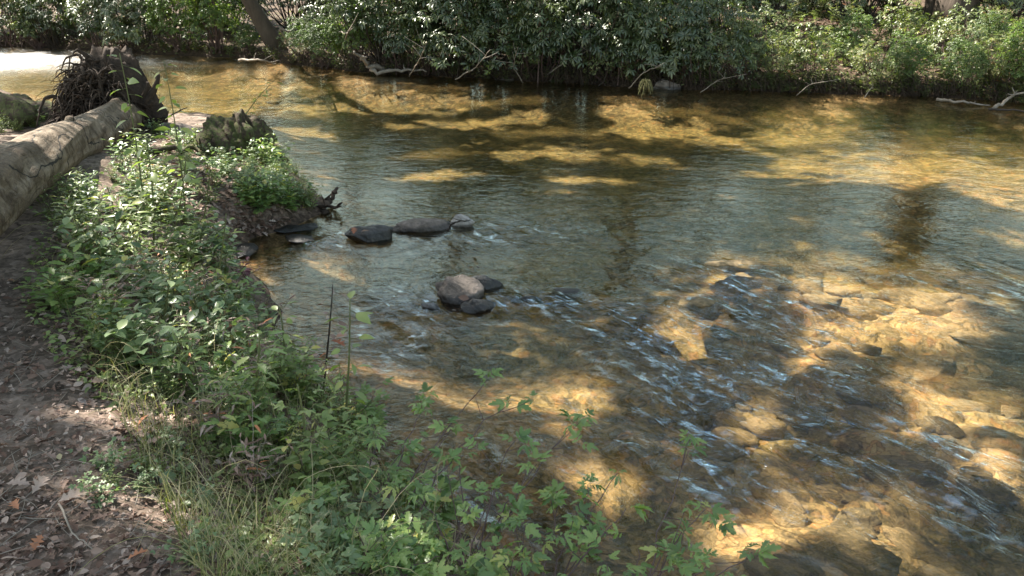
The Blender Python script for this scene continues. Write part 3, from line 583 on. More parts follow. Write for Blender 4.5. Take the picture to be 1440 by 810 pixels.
# ------------------------------------------------------------------ herbs and weeds
def herb_proto(seed, h, nst, T, leaf, pairs, mat, spread=.5, stem='stem', r0=.003, whorl=2, name='wild_herb', up=.25, topbias=0.0):
    r = np.random.default_rng(seed); A = Acc(); B = Acc()
    for s in range(nst):
        a = r.uniform(0, 6.28); e = np.array([math.cos(a), math.sin(a), 0]) * r.uniform(.1, 1) * spread * h
        hh = h * r.uniform(.6, 1.05); b0 = np.array([r.normal(0, .03), r.normal(0, .03), -.03])
        pts = bez(b0, b0 + e * .25 + [0, 0, hh * .7], b0 + e + [0, 0, hh], 9) + np.vstack([np.zeros(3), r.normal(0, .006, (8, 3))])
        B.tube(pts, r0, r0 * .4, 4)
        for k in range(pairs):
            f = topbias + (1 - topbias) * (.18 + .82 * (k + r.uniform(-.2, .2)) / max(pairs - 1, 1)); f = min(max(f, .05), 1.0)
            i = f * 8; i0 = min(int(i), 7); pp = pts[i0] + (pts[i0 + 1] - pts[i0]) * (i - i0)
            for w in range(whorl):
                an = k * 1.57 + w * 2 * math.pi / whorl + r.normal(0, .3)
                d = np.array([[math.cos(an), math.sin(an), r.uniform(-.1, .5) + up * f]])
                sz = leaf * (1.15 - .5 * f) * r.uniform(.7, 1.25)
                B.tube(np.vstack([pp, pp + d[0] * sz * .25]), r0 * .5, r0 * .3, 3, cap=False)
                A.leaves(T, (pp + d[0] * sz * .22)[None], frames(d, rup(1, .35, r)), np.array([sz]), np.clip(r.normal(.5, .22, 1), 0, 1) if r.random() > .04 else np.array([1.2]))
    t = empty(name, (0, 0, 0)); A.build('foliage', mat, t); B.build('stem', stem, t); return t
HP = [herb_proto(21, .36, 6, OV, .105, 5, 'herb_blue', .6), herb_proto(22, .44, 6, OV, .085, 6, 'herb', .5), herb_proto(23, .32, 8, TOO, .105, 5, 'root_leaf', .6), herb_proto(24, .46, 6, NAR, .10, 8, 'herb', .45),
      herb_proto(25, .28, 9, TRI, .10, 4, 'herb_blue', .8), herb_proto(26, .36, 7, YR, .10, 4, 'root_leaf', .6, 'twig'), herb_proto(27, .30, 12, OV, .04, 7, 'herb', .7), herb_proto(28, .22, 7, OV, .075, 3, 'red_leaf', .8, 'twig'),
      herb_proto(29, .5, 9, FERN, .22, 3, 'under', .6), herb_proto(30, .55, 9, OV, .085, 7, 'under', .5), herb_proto(31, .38, 10, TRI, .085, 5, 'under', .8), herb_proto(32, .42, 7, NAR, .08, 6, 'litter', .6, 'pale_wood')]
def inpoly(x, y, poly):
    c = False; n = len(poly)
    for i in range(n):
        x1, y1 = poly[i]; x2, y2 = poly[(i + 1) % n]
        if (y1 > y) != (y2 > y) and x < (x2 - x1) * (y - y1) / (y2 - y1) + x1: c = not c
    return c
def scatter_px(poly, n, r=rng):
    xs_ = [a for a, b in poly]; ys_ = [b for a, b in poly]; o = []
    while len(o) < n:
        x, y = r.uniform(min(xs_), max(xs_)), r.uniform(min(ys_), max(ys_))
        if inpoly(x, y, poly): o.append((x, y))
    return np.array(o)
zones = [
    ([(95, 330), (235, 300), (330, 370), (330, 430), (100, 420)], 17, [0, 1, 3, 1, 0], 1.0, 'blue green leafy herb growing below the fallen log', 'herbs below the fallen log'),
    ([(70, 300), (190, 215), (250, 270), (240, 330), (110, 350)], 34, [6, 3, 4, 0, 9], .7, 'small weed on the slope close to the log flank', 'weeds along the log flank'),
    ([(70, 420), (330, 400), (430, 470), (430, 560), (140, 540)], 26, [0, 2, 4, 1, 6, 0], .95, 'broad leaved green herb on the mid bank slope above the inlet', 'herbs on the middle of the bank'),
    ([(230, 520), (440, 500), (540, 610), (560, 720), (330, 690), (260, 600)], 26, [2, 6, 3, 5, 1, 6], .85, 'tangled light green herb on the bank edge by the water', 'herbs along the bank edge'),
    ([(440, 700), (620, 690), (760, 800), (760, 880), (430, 860)], 17, [5, 2, 5, 4], .8, 'toothed bright green herb at the bottom centre of the bank', 'toothed herbs at the bottom centre'),
    ([(120, 640), (260, 600), (340, 690), (420, 800), (130, 810)], 12, [4, 0, 6], .38, 'small low herb among dead leaves beside the path', 'small herbs beside the path'),
    ([(260, 195), (400, 215), (430, 270), (300, 290), (200, 240)], 16, [4, 6, 6, 1], .8, 'low green herb on the mound around the rotten stump', 'herbs on the stump mound'),
    ([(345, 212), (400, 215), (440, 262), (450, 300), (350, 300), (310, 240)], 44, [6, 6, 4, 2], .85, 'bright green ferny herb spilling down beside the rotten stump to the water', 'green herbs right of the stump'),
    ([(215, 180), (385, 198), (390, 222), (230, 235)], 34, [6, 6, 4], .6, 'small weed growing round the foot of the rotten stump', 'weeds at the stump foot'),
    ([(0, 165), (50, 165), (60, 185), (0, 190)], 11, [6, 4], .8, 'low herb on the mossy mound behind the log at left edge', 'herbs on the mossy mound'),
]
zones.append(([(110, 360), (320, 380), (440, 520), (520, 700), (330, 700), (180, 560)], 20, [11], .85, 'withered brown weed standing among the green herbs of the bank', 'withered weeds on the bank'))
nm = {11: 'withered_weed', 0: 'leafy_herb', 1: 'leafy_herb', 2: 'toothed_herb', 3: 'narrow_leaf_herb', 4: 'trefoil_herb', 5: 'lobed_herb', 6: 'small_leaf_herb', 7: 'purple_herb', 9: 'straggly_herb'}
for poly, n, kinds, s, lb, gp in zones:
    for (x, y), k in zip(scatter_px(poly, n), rng.choice(kinds, n)):
        p = place(x, y)
        if p[2] < .02: continue
        plant(int(k), p[0], p[1], lb, gp, 'herb', s * rng.uniform(.75, 1.15), nm[int(k)], HP)
for x, y, lb in [(345, 392, 'purple red leaved plant at the inlet edge by the flat grey stone'), (300, 375, 'purple tinged plant among the herbs left of the inlet')]:
    p = place(x, y); plant(7, p[0], p[1], lb, None, 'herb', .8, 'purple_herb', HP)
# far bank undergrowth
uz = [([(1010, 40), (1200, 20), (1310, 30), (1420, 30), (1440, 110), (1250, 110), (1050, 100)], 60, [8, 9, 10, 10], .95, 'sunlit pale green undergrowth plant on the open far slope', 'undergrowth on the open far slope'),
      ([(1060, 110), (1440, 112), (1440, 132), (1150, 125)], 30, [9, 10, 8], .8, 'drooping undergrowth plant at the right far waterline', 'undergrowth at the right waterline'),
      ([(1030, 5), (1430, 5), (1430, 30), (1050, 30)], 26, [8, 9], 1.1, 'shaded undergrowth plant behind the open far slope', 'undergrowth behind the open slope'),
      ([(540, 98), (980, 112), (980, 122), (560, 103)], 18, [10, 9], .5, 'small plant at the foot of the far rhododendrons', 'small plants under the rhododendrons')]
um = {8: 'fern', 9: 'undergrowth_plant', 10: 'bramble'}
for poly, n, kinds, s, lb, gp in uz:
    for (x, y), k in zip(scatter_px(poly, n), rng.choice(kinds, n)):
        p = place(x, y)
        if p[2] < .02: continue
        plant(int(k), p[0], p[1], lb, gp, 'plant', s * rng.uniform(.7, 1.2), um[int(k)], HP)
for k_, (a0, a1, n, kinds, s_, lb, gp) in enumerate([(215, 520, 18, [9, 10], .65, 'small plant leaning over the water on the sunny left part of the far bank', 'plants along the sunny waterline'),
        (520, 1000, 34, [9, 8, 9], .55, 'dark small plant drooping over the water under the rhododendrons', 'plants drooping under the rhododendrons'), (1000, 1450, 34, [9, 10, 8], .7, 'leafy plant leaning over the dark waterline at the right of the far bank', 'plants leaning over the right waterline')]):
    for j in range(n):
        px = a0 + (a1 - a0) * (j + rng.uniform(.2, .8)) / n; p = far_at(px, rng.uniform(.02, .45)); k = int(rng.choice(kinds)); plant(k, p[0], p[1], lb, gp, 'plant', s_ * rng.uniform(.7, 1.25), um[k], HP)
# tall weeds beside the log
def tall_weed(base, top, lb, n=9, leaf=.09, mat='herb', bend=.05, T=OV, stem='stem'):
    t = empty('tall_weed', base, lb, 'weed'); B = Acc(); A = Acc(); top = np.array(top) - base
    pts = bez([0, 0, -.03], top * .5 + np.array([bend, 0, .05]), top, 14); B.tube(pts, .008, .003, 5); r = rng; n = int(n * 1.7); leaf *= 1.15
    for k in range(n):
        f = .25 + .75 * k / n; i = f * 13; i0 = min(int(i), 12); pp = pts[i0] + (pts[i0 + 1] - pts[i0]) * (i - i0); an = k * 2.4
        d = np.array([[math.cos(an), math.sin(an) * .8, r.uniform(-.5, .3)]])
        B.tube(np.vstack([pp, pp + d[0] * .05]), .002, .001, 3, cap=False)
        A.leaves(T, (pp + d[0] * .045)[None], frames(d, rup(1, .5)), np.array([leaf * r.uniform(.6, 1.2)]), np.array([r.uniform(.5, 1)]))
    A.build('foliage', mat, t); B.build('stem', stem, t)
for (bx_, by_, tx, ty, dz, lb, n) in [(205, 322, 168, 75, 1.28, 'tallest green weed in front of the log end, left of two', 14), (262, 318, 230, 85, 1.25, 'tall seedy weed between log end and rotten stump', 16), (160, 330, 150, 262, .45, 'short upright weed close to the log flank', 8), (240, 345, 262, 215, .7, 'leaning green weed in front of the rotten stump', 9), (215, 350, 205, 190, .85, 'middle weed with yellowing leaves beside the tallest weed', 10)]:
    b = place(bx_, by_); d = ray(tx, ty); t_ = (b[1] / d[1]); tp = np.array([0, 0, CAM_H]) + d * t_
    tall_weed(b, tp, lb, n)
for (bx_, by_, tx, ty, lb, n, T_, mt) in [(300, 420, 318, 300, 'thin weed stem rising at the inlet edge', 8, NAR, 'herb'), (150, 400, 128, 318, 'leafy stem at the left side of the bank slope', 9, OV, 'herb_blue'), (400, 540, 392, 430, 'slender stem with small leaves above the bank edge', 10, OV, 'herb'), (350, 600, 365, 470, 'lanky pale green weed in the middle of the bank', 10, TOO, 'root_leaf'),
                                  (430, 680, 418, 540, 'lanky weed left of the withered seed stem', 9, TRI, 'herb'), (480, 640, 492, 420, 'tall thin weed right of the withered seed stem', 12, OV, 'herb'), (225, 470, 240, 372, 'upright broad leaved stem amid the bank herbs', 9, OV, 'herb_blue'), (280, 345, 296, 232, 'weed stem between the tall weeds and the flat grey stone', 9, NAR, 'herb')]:
    b = place(bx_, by_); d = ray(tx, ty); tp = np.array([0, 0, CAM_H]) + d * (b[1] / d[1]); tall_weed(b, tp, lb, n, .07, mt, .03, T_)
b = place(452, 560); STEM_Y = b[1]; d = ray(468, 400); tp = np.array([0, 0, CAM_H]) + d * (b[1] / d[1])
tall_weed(b, tp, 'dead dark seed stem with withered leaves standing at the bank edge', 14, .05, 'litter', .02, OV, 'dark_stem')
b = place(330, 185); d = ray(386, 113); tp = np.array([0, 0, CAM_H]) + d * (b[1] / d[1])
tall_weed(b, tp, 'arching weed sprig reaching over the water above the stump', 18, .09, 'herb', -.05, NAR)
# ------------------------------------------------------------------ foreground shrubs with toothed leaves
def fshrub(base_px, tips, lb, zb=.35):
    b = P(base_px[0], base_px[1], zb); b[2] = max(gz(b[0], b[1]), -.05)
    t = empty('toothed_leaf_shrub', b, lb, 'shrub'); A = Acc(); r = rng
    for (x, y, z) in tips:
        e = P(x, y, z) - b; st = np.array([r.normal(0, .04), r.normal(0, .04), -.05])
        pts = bez(st, e * np.array([.45, .45, .2]) + np.array([0, 0, .55 * max(e[2], .1) + .06]), e, 12) + np.vstack([np.zeros(3), r.normal(0, .008, (11, 3))])
        B = Acc(); B.tube(pts, .0048, .0018, 5); 
        nd = [(pts[-1], 1.0)]
        for k in range(3):
            i = r.integers(4, 11); q0 = pts[i]; q1 = q0 + np.array([r.normal(0, .08), r.normal(0, .08), r.uniform(.02, .12)])
            B.tube(bez(q0, (q0 + q1) / 2 + [0, 0, -.015], q1, 5), .0024, .0012, 4); nd.append((q1, .85))
        B.build('branch', 'twig', t)
        for q0, sc in nd:
            n = r.integers(3, 6); an = r.uniform(0, 6.28) + np.arange(n) * 2.4
            d = np.stack([np.cos(an), np.sin(an), r.uniform(-.1, .5, n)], -1)
            for T_, mm in ((YR, 0), (YR2, 1), (YR3, 2)):
                w_ = r.integers(0, 3, n) == mm; A.leaves(T_, np.repeat(q0[None], n, 0)[w_], frames(d, rup(n, .5))[w_], (r.uniform(.045, .11, n) * sc)[w_], np.clip(r.normal(.5, .28, n), 0, 1)[w_])
    A.build('foliage', 'root_leaf', t)
fshrub((520, 800), [(688, 532, .62), (600, 560, .6), (714, 567, .6), (530, 600, .55), (560, 640, .55), (640, 600, .5)], 'leafy shrub reaching highest over the water left of centre')
fshrub((640, 850), [(720, 620, .55), (803, 602, .5), (755, 655, .55), (690, 700, .5), (600, 700, .55), (650, 640, .5)], 'shrub with purple twigs over the rippled water at centre')
fshrub((740, 900), [(830, 680, .5), (867, 668, .45), (790, 705, .5), (725, 735, .5), (880, 720, .5), (700, 770, .55)], 'toothed shrub with dark bare stem ends at the lower centre')
fshrub((860, 950), [(966, 640, .42), (985, 715, .5), (955, 745, .5), (900, 770, .5), (1000, 790, .45), (850, 790, .5), (1056, 775, .34)], 'rightmost leafy shrub with thin twigs over sunlit gravel')
fshrub((540, 900), [(560, 770, .62), (620, 780, .6), (500, 745, .62), (660, 810, .6), (590, 740, .6), (470, 790, .6)], 'dense low shrub at the bottom edge, left of the others')
# ------------------------------------------------------------------ ground cover, grass, litter (uncountable)
def on_ground(poly, n):
    pp = scatter_px(poly, n) ; return place_many(pp[:, 0], pp[:, 1])
bank_poly = [(60, 300), (230, 290), (330, 360), (380, 420), (470, 560), (600, 700), (760, 860), (350, 860), (220, 640), (90, 520), (30, 430)]
p = on_ground(bank_poly, 8000); p = p[p[:, 2] > .03]
p = p[fbm(p[:, 0] * 3, p[:, 1] * 3, 41, 3) > -.25]
n = len(p); A = Acc(); p[:, 2] += rng.uniform(.0, .13, n) ** 1.3
A.leaves(OV, p, frames(rdir(n, rng, -.2, .6), rup(n, .4)), rng.uniform(.018, .045, n), rng.uniform(0, .9, n))
tag(A.build('ground_cover', 'herb'), 'small leaved green ground cover spread over the near bank', kind='stuff')
def grass(poly, n, hmin, hmax, name, lb, mat='grass', flop=.7):
    p = on_ground(poly, n); p = p[p[:, 2] > .02]; n = len(p)
    h = rng.uniform(hmin, hmax, n); a = rng.uniform(0, 6.28, n); d = np.stack([np.cos(a), np.sin(a), 0 * a], -1); fl = rng.uniform(.2, 1.4, n) * flop
    side = np.stack([-np.sin(a), np.cos(a), 0 * a], -1) * (rng.uniform(.0012, .003, n))[:, None]
    K = 5; V = []
    for k in range(K):
        s = k / (K - 1); c = p + d * (h * fl * s * s)[:, None] + np.array([0, 0, 1]) * (h * (s - .45 * fl * s * s))[:, None]
        w = side * (1 - .9 * s); V += [c - w, c + w]
    V = np.stack(V, 1); off = (np.arange(n) * 2 * K)[:, None, None]
    q = np.array([[2 * k, 2 * k + 1, 2 * k + 3, 2 * k + 2] for k in range(K - 1)])[None] + off
    return tag(mk(name, V.reshape(-1, 3), None, q.reshape(-1, 4), mat, rnd=np.repeat(rng.uniform(0, 1, n), 2 * K)), lb, kind='stuff')
grass([(60, 380), (320, 380), (470, 560), (600, 720), (700, 860), (300, 860), (150, 560)], 5200, .06, .26, 'grass', 'thin green and straw coloured grass across the near bank')
litter_poly = [(-60, 380), (60, 400), (140, 500), (330, 640), (520, 860), (-60, 860)]
def litter(poly, n, s0, s1, name, lb, mat='litter'):
    p = on_ground(poly, n); p = p[p[:, 2] > .02]; n = len(p); A = Acc(); p[:, 2] += rng.uniform(.003, .03, n)
    for T, m in ((OAK, rng.random(n) < .4), ):
        A.leaves(T, p[m], frames(rdir(m.sum(), rng, -.25, .25), rup(m.sum(), .35)), rng.uniform(s0, s1, m.sum()), np.clip(rng.beta(1.6, 1.6, m.sum()), 0, .92))
        A.leaves(OV, p[~m], frames(rdir((~m).sum(), rng, -.25, .25), rup((~m).sum(), .45)), rng.uniform(s0 * .7, s1 * .8, (~m).sum()), np.clip(rng.beta(1.6, 1.6, (~m).sum()), 0, .92))
    return tag(A.build(name, mat), lb, kind='stuff')
litter(litter_poly, 1250, .02, .068, 'leaf_litter', 'brown and grey fallen leaves covering the path and near bank')
litter([(60, 300), (230, 290), (330, 360), (470, 560), (600, 700), (760, 860), (350, 860), (90, 520)], 2400, .03, .09, 'bank_leaf_litter', 'scattered dead leaves under the herbs of the near bank')
litter([(200, 200), (320, 190), (400, 260), (420, 320), (330, 340), (200, 300)], 1500, .04, .10, 'mound_leaf_litter', 'damp dead leaves on the low mound by the stump')
litter([(1000, 30), (1100, 10), (1440, 10), (1440, 130), (1060, 120)], 5000, .07, .15, 'far_leaf_litter', 'reddish brown leaf litter on the far bank slope', 'far_litter')
p = on_ground([(-40, 20), (1000, 20), (1440, 40), (1440, 140), (1000, 124), (500, 103), (0, 66)], 9000); p = p[(p[:, 2] > .03)]; n = len(p); p[:, 2] += rng.uniform(0, .3, n) ** 1.4
A = Acc(); A.leaves(OV, p, frames(rdir(n, rng, -.3, .5), rup(n, .5)), rng.uniform(.05, .11, n), rng.uniform(0, 1, n))
tag(A.build('far_ground_cover', 'under'), 'small leaved plants carpeting the far bank', kind='stuff')
litter(litter_poly, 2600, .008, .03, 'leaf_crumbs', 'small broken leaf crumbs on the bare path')
# twig debris on the path
A = Acc()
for (x, y) in scatter_px([(-40, 420), (120, 480), (500, 700), (520, 840), (-40, 840)], 260):
    b = place(x, y); a = rng.uniform(0, 6.28); l = rng.uniform(.04, .22); d = np.array([math.cos(a), math.sin(a), .05]) * l
    A.tube(bez(b + [0, 0, .012], b + d * .5 + rng.normal(0, .015, 3) + [0, 0, .02], b + d + [0, 0, .012], 5), .002, .001, 3)
tag(A.build('twig_debris', 'pale_wood'), 'thin broken twigs littering the path', kind='stuff')
A = Acc()
pp_ = scatter_px([(70, 330), (320, 350), (470, 540), (640, 740), (640, 850), (300, 850), (150, 560)], 150); bb_ = place_many(pp_[:, 0], pp_[:, 1])
for b in bb_:
    if b[2] < .03: continue
    a = rng.uniform(0, 6.28); l = rng.uniform(.25, .65); d = np.array([math.cos(a), math.sin(a), 0]) * l * rng.uniform(.5, 1.1); e = b + d + [0, 0, l * rng.uniform(.1, .7)]
    A.tube(bez(b, b + d * .35 + [0, 0, l * .8], e, 10) + rng.normal(0, .003, (10, 3)), .0018, .0008, 3, cap=False, r=rng.uniform(.45, 1))
tag(A.build('dry_grass_stalks', 'grass'), 'long arching dry grass stalks over the near bank', kind='stuff')
# individual fallen leaves
def fallen(px, py, s, T, mat, lb, z=None, r_=.6, name='fallen_leaf', lift=.03):
    b = place(px, py) if z is None else (np.array([0, 0, CAM_H]) + ray(px, py) * (STEM_Y / ray(px, py)[1]) if z == 'stem' else P(px, py, z)); A = Acc()
    A.leaves(T, np.zeros((1, 3)), frames(rdir(1, rng, .0, .35), rup(1, .5)), np.array([s]), np.array([r_]))
    o = A.build(name, mat); o.location = b + [0, 0, lift]; tag(o, lb, 'leaf')
for a in [(30, 728, .065, OAK, 'orange_leaf', 'rust orange curled leaf near the lower left edge of the path'), (62, 762, .065, OAK, 'orange_leaf', 'large copper leaf lying above the bottom left corner'), (195, 672, .06, OV, 'orange_leaf', 'single orange leaf on the grass left of two round green leaves'),
          (198, 612, .09, TRI, 'orange_leaf', 'pinkish brown three part leaf held in the herbs'), (48, 704, .09, OAK, 'litter', 'pale lobed oak leaf on the path above the copper leaves', None, .8), (85, 716, .10, OAK, 'litter', 'pale oak leaf beside the thin curved twig', None, .85),
          (12, 690, .08, OAK, 'litter', 'grey oak leaf at the left picture edge', None, .8), (182, 803, .065, OAK, 'orange_leaf', 'orange leaf cut by the bottom edge of the picture'), (135, 528, .07, OV, 'orange_leaf', 'orange brown leaf at the left edge of the herbs'),
          (308, 470, .09, OAK, 'orange_leaf', 'pinkish brown leaf caught high in the bank herbs', None, .3), (320, 655, .10, OAK, 'litter', 'upright grey oak leaf in the dry grass', None, .9), (88, 657, .04, OV, 'grass', 'small yellow leaf alone on the bare earth', None, .9), (466, 485, .10, OAK, 'orange_leaf', 'dark red leaf on the withered stem at the bank edge', 'stem', .0)]:
    fallen(*a)
for (px, py, s, lb) in [(248, 685, .075, 'smaller of two round green leaves near the ground'), (282, 680, .12, 'bigger of two round green leaves near the ground')]:
    fallen(px, py, s, strip_leaf([(0, .05, 0), (.15, .32, 0), (.45, .42, 0), (.8, .25, 0), (1, .01, 0)], .1, .1), 'herb_blue', lb, None, .4, 'round_leaf', .06)
# ------------------------------------------------------------------ fallen log with its root plate
def lump_tube(A, pts, rad, sides, amp, seed, fs=3.0):
    n = len(pts); th = np.linspace(0, 2 * math.pi, sides, endpoint=False)
    s = np.linspace(0, n * .12, n)[:, None]
    nz = fbm(np.cos(th)[None] * 2.2 + s * fs * .35 + 40, np.sin(th)[None] * 2.2 + s * .3 + 20, seed, 4)
    A.tube(pts, 0, sides=sides, rad=np.asarray(rad)[:, None] * (1 + amp * nz))
la, lb_, lc = np.array([-2.75, 2.9, 1.22]), np.array([-3.6, 5.3, 1.10]), np.array([-5.2, 10.3, .47])
t = np.linspace(0, 1, 90)[:, None]; pts = np.where(t < .3, la + (lb_ - la) * t / .3, lb_ + (lc - lb_) * (t - .3) / .7)
pts[:, 2] += .03 * fbm(t[:, 0] * 6, t[:, 0] * 0, 61, 2)
log = empty('fallen_log', (-4, 6.5, gz(-4, 6.5)), 'thick barkless pale grey fallen log with a dark upturned root plate', 'log')
off = np.array(log.location)
A = Acc(); rad = .235 - .02 * t[:, 0] + .012 * np.sin(t[:, 0] * 9) + .03 * sstep(.93, 1, t[:, 0]); lump_tube(A, pts - off, rad, 96, .15, 62, .8)
for (f, a, l) in [(.33, 1.9, .10), (.5, .6, .13), (.62, 1.4, .12), (.75, 1.0, .10), (.42, 1.1, .08)]:     # knots and snapped stubs
    i = int(f * 89); dirn = np.array([math.cos(a) * .9, -.2, math.sin(a)]); A.tube(np.array([pts[i] - off + dirn * .15, pts[i] - off + dirn * .215, pts[i] - off + dirn * (.20 + l * .4)]) , 0, sides=9, rad=[.085, .05, .035])
A.build('trunk', 'log', log)
rp = np.array([-5.45, 10.7, .60]) - off
A = Acc()
def uvs(c, r3, seed, amp, nu=28, nv=18):
    u = np.linspace(0, 2 * math.pi, nu, endpoint=False); v = np.linspace(.02, math.pi - .02, nv); U, V_ = np.meshgrid(u, v)
    d = np.stack([np.sin(V_) * np.cos(U), np.sin(V_) * np.sin(U), np.cos(V_)], -1)
    nz = 1 + amp * fbm(d[..., 0] * 2 + d[..., 2] * 1.3 + seed, d[..., 1] * 2 + seed * .7 - d[..., 2], seed, 4)
    if nu >= 36: nz = nz + .16 * amp * fbm(d[..., 0] * 9 + d[..., 2] * 5, d[..., 1] * 9 - d[..., 2] * 6, seed + 3, 3)
    P_ = np.asarray(c) + d * nz[..., None] * np.asarray(r3)
    i = np.arange(nv - 1)[:, None] * nu; j = np.arange(nu)[None]; j2 = (j + 1) % nu
    q = np.stack([i + j, i + nu + j, i + nu + j2, i + j2], -1).reshape(-1, 4)
    return P_.reshape(-1, 3), q
v, q = uvs(rp + [-.10, .12, -.10], (.52, .24, .62), 5, .9, 60, 44); A.add(v, None, q)
v, q = uvs(rp + [-.45, .05, -.32], (.34, .24, .26), 6, .9, 36, 26); A.add(v, None, q)
plate = A.build('root_plate', 'roots', log)
A = Acc()
for k in range(560):             # wandering, drooping, forking roots
    a = rng.uniform(-.5, 3.7); q0 = rp + np.array([math.cos(a) * .42 * rng.uniform(.1, 1.1) - .1, rng.uniform(-.50, .0), math.sin(a) * .62 * rng.uniform(.1, 1.1) - .08])
    d = np.array([math.cos(a) * .6 - .1, rng.uniform(-.7, 0), math.sin(a) * .6]) + rng.normal(0, .5, 3); n_ = int(rng.integers(6, 15)); pp = [q0]
    for j in range(n_):
        d = d + rng.normal(0, .27, 3) - np.array([.03, 0, .26]); d /= np.linalg.norm(d); pp.append(pp[-1] + d * .047)
    r_ = rng.uniform(.006, .028); A.tube(pp, r_, .0025, 5)
    if r_ > .012:
        j = n_ // 2; e = pp[j] + rng.normal(0, .12, 3) - [0, 0, .1]; A.tube(bez(pp[j], (pp[j] + e) / 2 + rng.normal(0, .03, 3), e, 6), r_ * .5, .002, 4)
for (ex, ez, r_) in [(.74, .40, .05), (.58, .30, .04), (.60, .05, .04), (-.78, -.30, .035), (.12, .62, .03)]:   # the stout broken roots
    e = rp + np.array([ex, -.1, ez]); A.tube(bez(rp + [ex * .3, 0, -.15], rp + [ex * .75, -.08, ez * .2 - .05], e, 10) + rng.normal(0, .01, (10, 3)), r_ * 1.5, r_ * .5, 8)
A.build('root', 'roots', plate)
# mossy mound at the left edge
c = place(10, 172); v, q = uvs((0, 0, 0), (.75, .6, .3), 8, .6, 60, 40); mo = mk('mossy_mound', v, None, q, 'rot', loc=c + [-.2, .2, .0]); tag(mo, 'low brown mossy earth mound behind the log at the left edge', 'mound')
# ------------------------------------------------------------------ stump mound
sp = place(338, 214); st = empty('rotten_stump', sp, 'rotten dark tree stump crusted with moss beside the river', 'stump')
A = Acc()
for c_, r3, sd in [((-.05, 0, .12), (.36, .30, .26), 41), ((.12, -.02, .24), (.22, .24, .24), 42), ((-.22, .05, .05), (.30, .26, .20), 43), ((.02, .02, .33), (.16, .15, .12), 44)]:
    v, q = uvs(c_, r3, sd, .8, 44, 30); A.add(v, None, q)
body = A.build('stump', 'rot', st)
body.name = 'stump_wood'
A = Acc()
for k in range(34):
    a = rng.uniform(-3.0, .3); l = rng.uniform(.3, .7); s0 = np.array([math.cos(a) * .2, math.sin(a) * .2, rng.uniform(0, .15)]); e = np.array([math.cos(a) * l, math.sin(a) * l, -.22])
    A.tube(bez(s0, s0 + (e - s0) * .5 + rng.normal(0, .12, 3) + [0, 0, .06], e, 8) + rng.normal(0, .012, (8, 3)), rng.uniform(.006, .022), .003, 5)
A.build('root', 'roots', st)
def branch(pxs, z, r0, mat, lb, name='branch', forks=2, sides=7, cat='branch'):
    pts_ = np.array([P(a, b, zz) for (a, b), zz in zip(pxs, z)]); o = pts_[0].copy(); T_ = np.linspace(0, 1, 14); k = np.linspace(0, 1, len(pts_))
    q = np.stack([np.interp(T_, k, pts_[:, i]) for i in range(3)], -1) - o + rng.normal(0, r0 * .4, (14, 3)); A = Acc(); A.tube(q, r0, r0 * .35, sides)
    L_ = np.linalg.norm(q[-1])
    for f in range(forks):
        i = rng.integers(5, 12); e = q[i] + np.array([rng.normal(0, .12), rng.normal(0, .08), rng.uniform(-.02, .18)]) * L_; A.tube(bez(q[i], (q[i] + e) / 2 + rng.normal(0, .02, 3), e, 6), r0 * .5, r0 * .15, 5)
    ob = A.build(name, mat); ob.location = o; return tag(ob, lb, cat)
branch([(205, 175), (232, 166), (262, 152)], (.3, .42, .55), .018, 'dark_stem', 'dark curved twig pointing right from the end of the log')
branch([(455, 300), (462, 282), (478, 266)], (.0, .06, .14), .045, 'roots', 'dark broken snag jutting into the water below the stump mound', 'driftwood', 4, cat='driftwood')
branch([(400, 290), (440, 285), (470, 292), (480, 286)], (.05, .08, .06, .12), .03, 'roots', 'black wet root lying along the mound waterline', 'driftwood', 3, cat='driftwood')
branch([(205, 212), (270, 208), (330, 230)], (.34, .32, .22), .05, 'rot', 'half buried brown branch across the mound behind the weeds', 'branch', 3)
branch([(300, 262), (350, 240), (360, 236)], (.3, .3, .32), .012, 'pale_wood', 'thin bleached twig leaning on the mound below the stump', 'branch', 1)
branch([(548, 101), (520, 90), (496, 76)], (.02, .25, .5), .07, 'pale_wood', 'pale driftwood pole slanting into the far water', 'driftwood', 1, cat='driftwood')
branch([(520, 101), (560, 99), (600, 100)], (.08, .10, .10), .05, 'pale_wood', 'pale driftwood lying flat at the far waterline', 'driftwood', 1, cat='driftwood')
branch([(335, 84), (365, 84), (388, 90)], (.12, .2, .05), .03, 'pale_wood', 'bleached dead branches at the water below the leaning trunk', 'branch', 5)
branch([(408, 45), (392, 40), (402, 58)], (.9, 1.2, .7), .02, 'pale_wood', 'curly bleached root hanging below the leaning trunk', 'branch', 3)
branch([(478, 84), (484, 60), (490, 42)], (.1, .6, 1.0), .03, 'pale_wood', 'pale hanging roots at the end of the sunny bank', 'branch', 5)
branch([(770, 105), (800, 82), (832, 70), (850, 52)], (.15, .5, .7, .9), .016, 'pale_wood', 'dead grey twigs in front of the rhododendrons', 'branch', 8)
branch([(1398, 152), (1420, 137), (1450, 127)], (.02, .18, .32), .035, 'pale_wood', 'white forked branch sticking out of the water at right', 'branch', 3)
branch([(1318, 139), (1350, 144), (1392, 148)], (.04, .05, .03), .03, 'pale_wood', 'bleached stick lying at the right far waterline', 'branch', 1)
branch([(1390, 153), (1420, 155), (1470, 158)], (.02, .03, .03), .025, 'dark_stem', 'dark stick floating below the white forked branch', 'branch', 0)
branch([(83, 708), (100, 748), (130, 772)], (.79, .80, .80), .004, 'pale_wood', 'thin curved bare twig lying on the path', 'twig', 0, cat='twig')
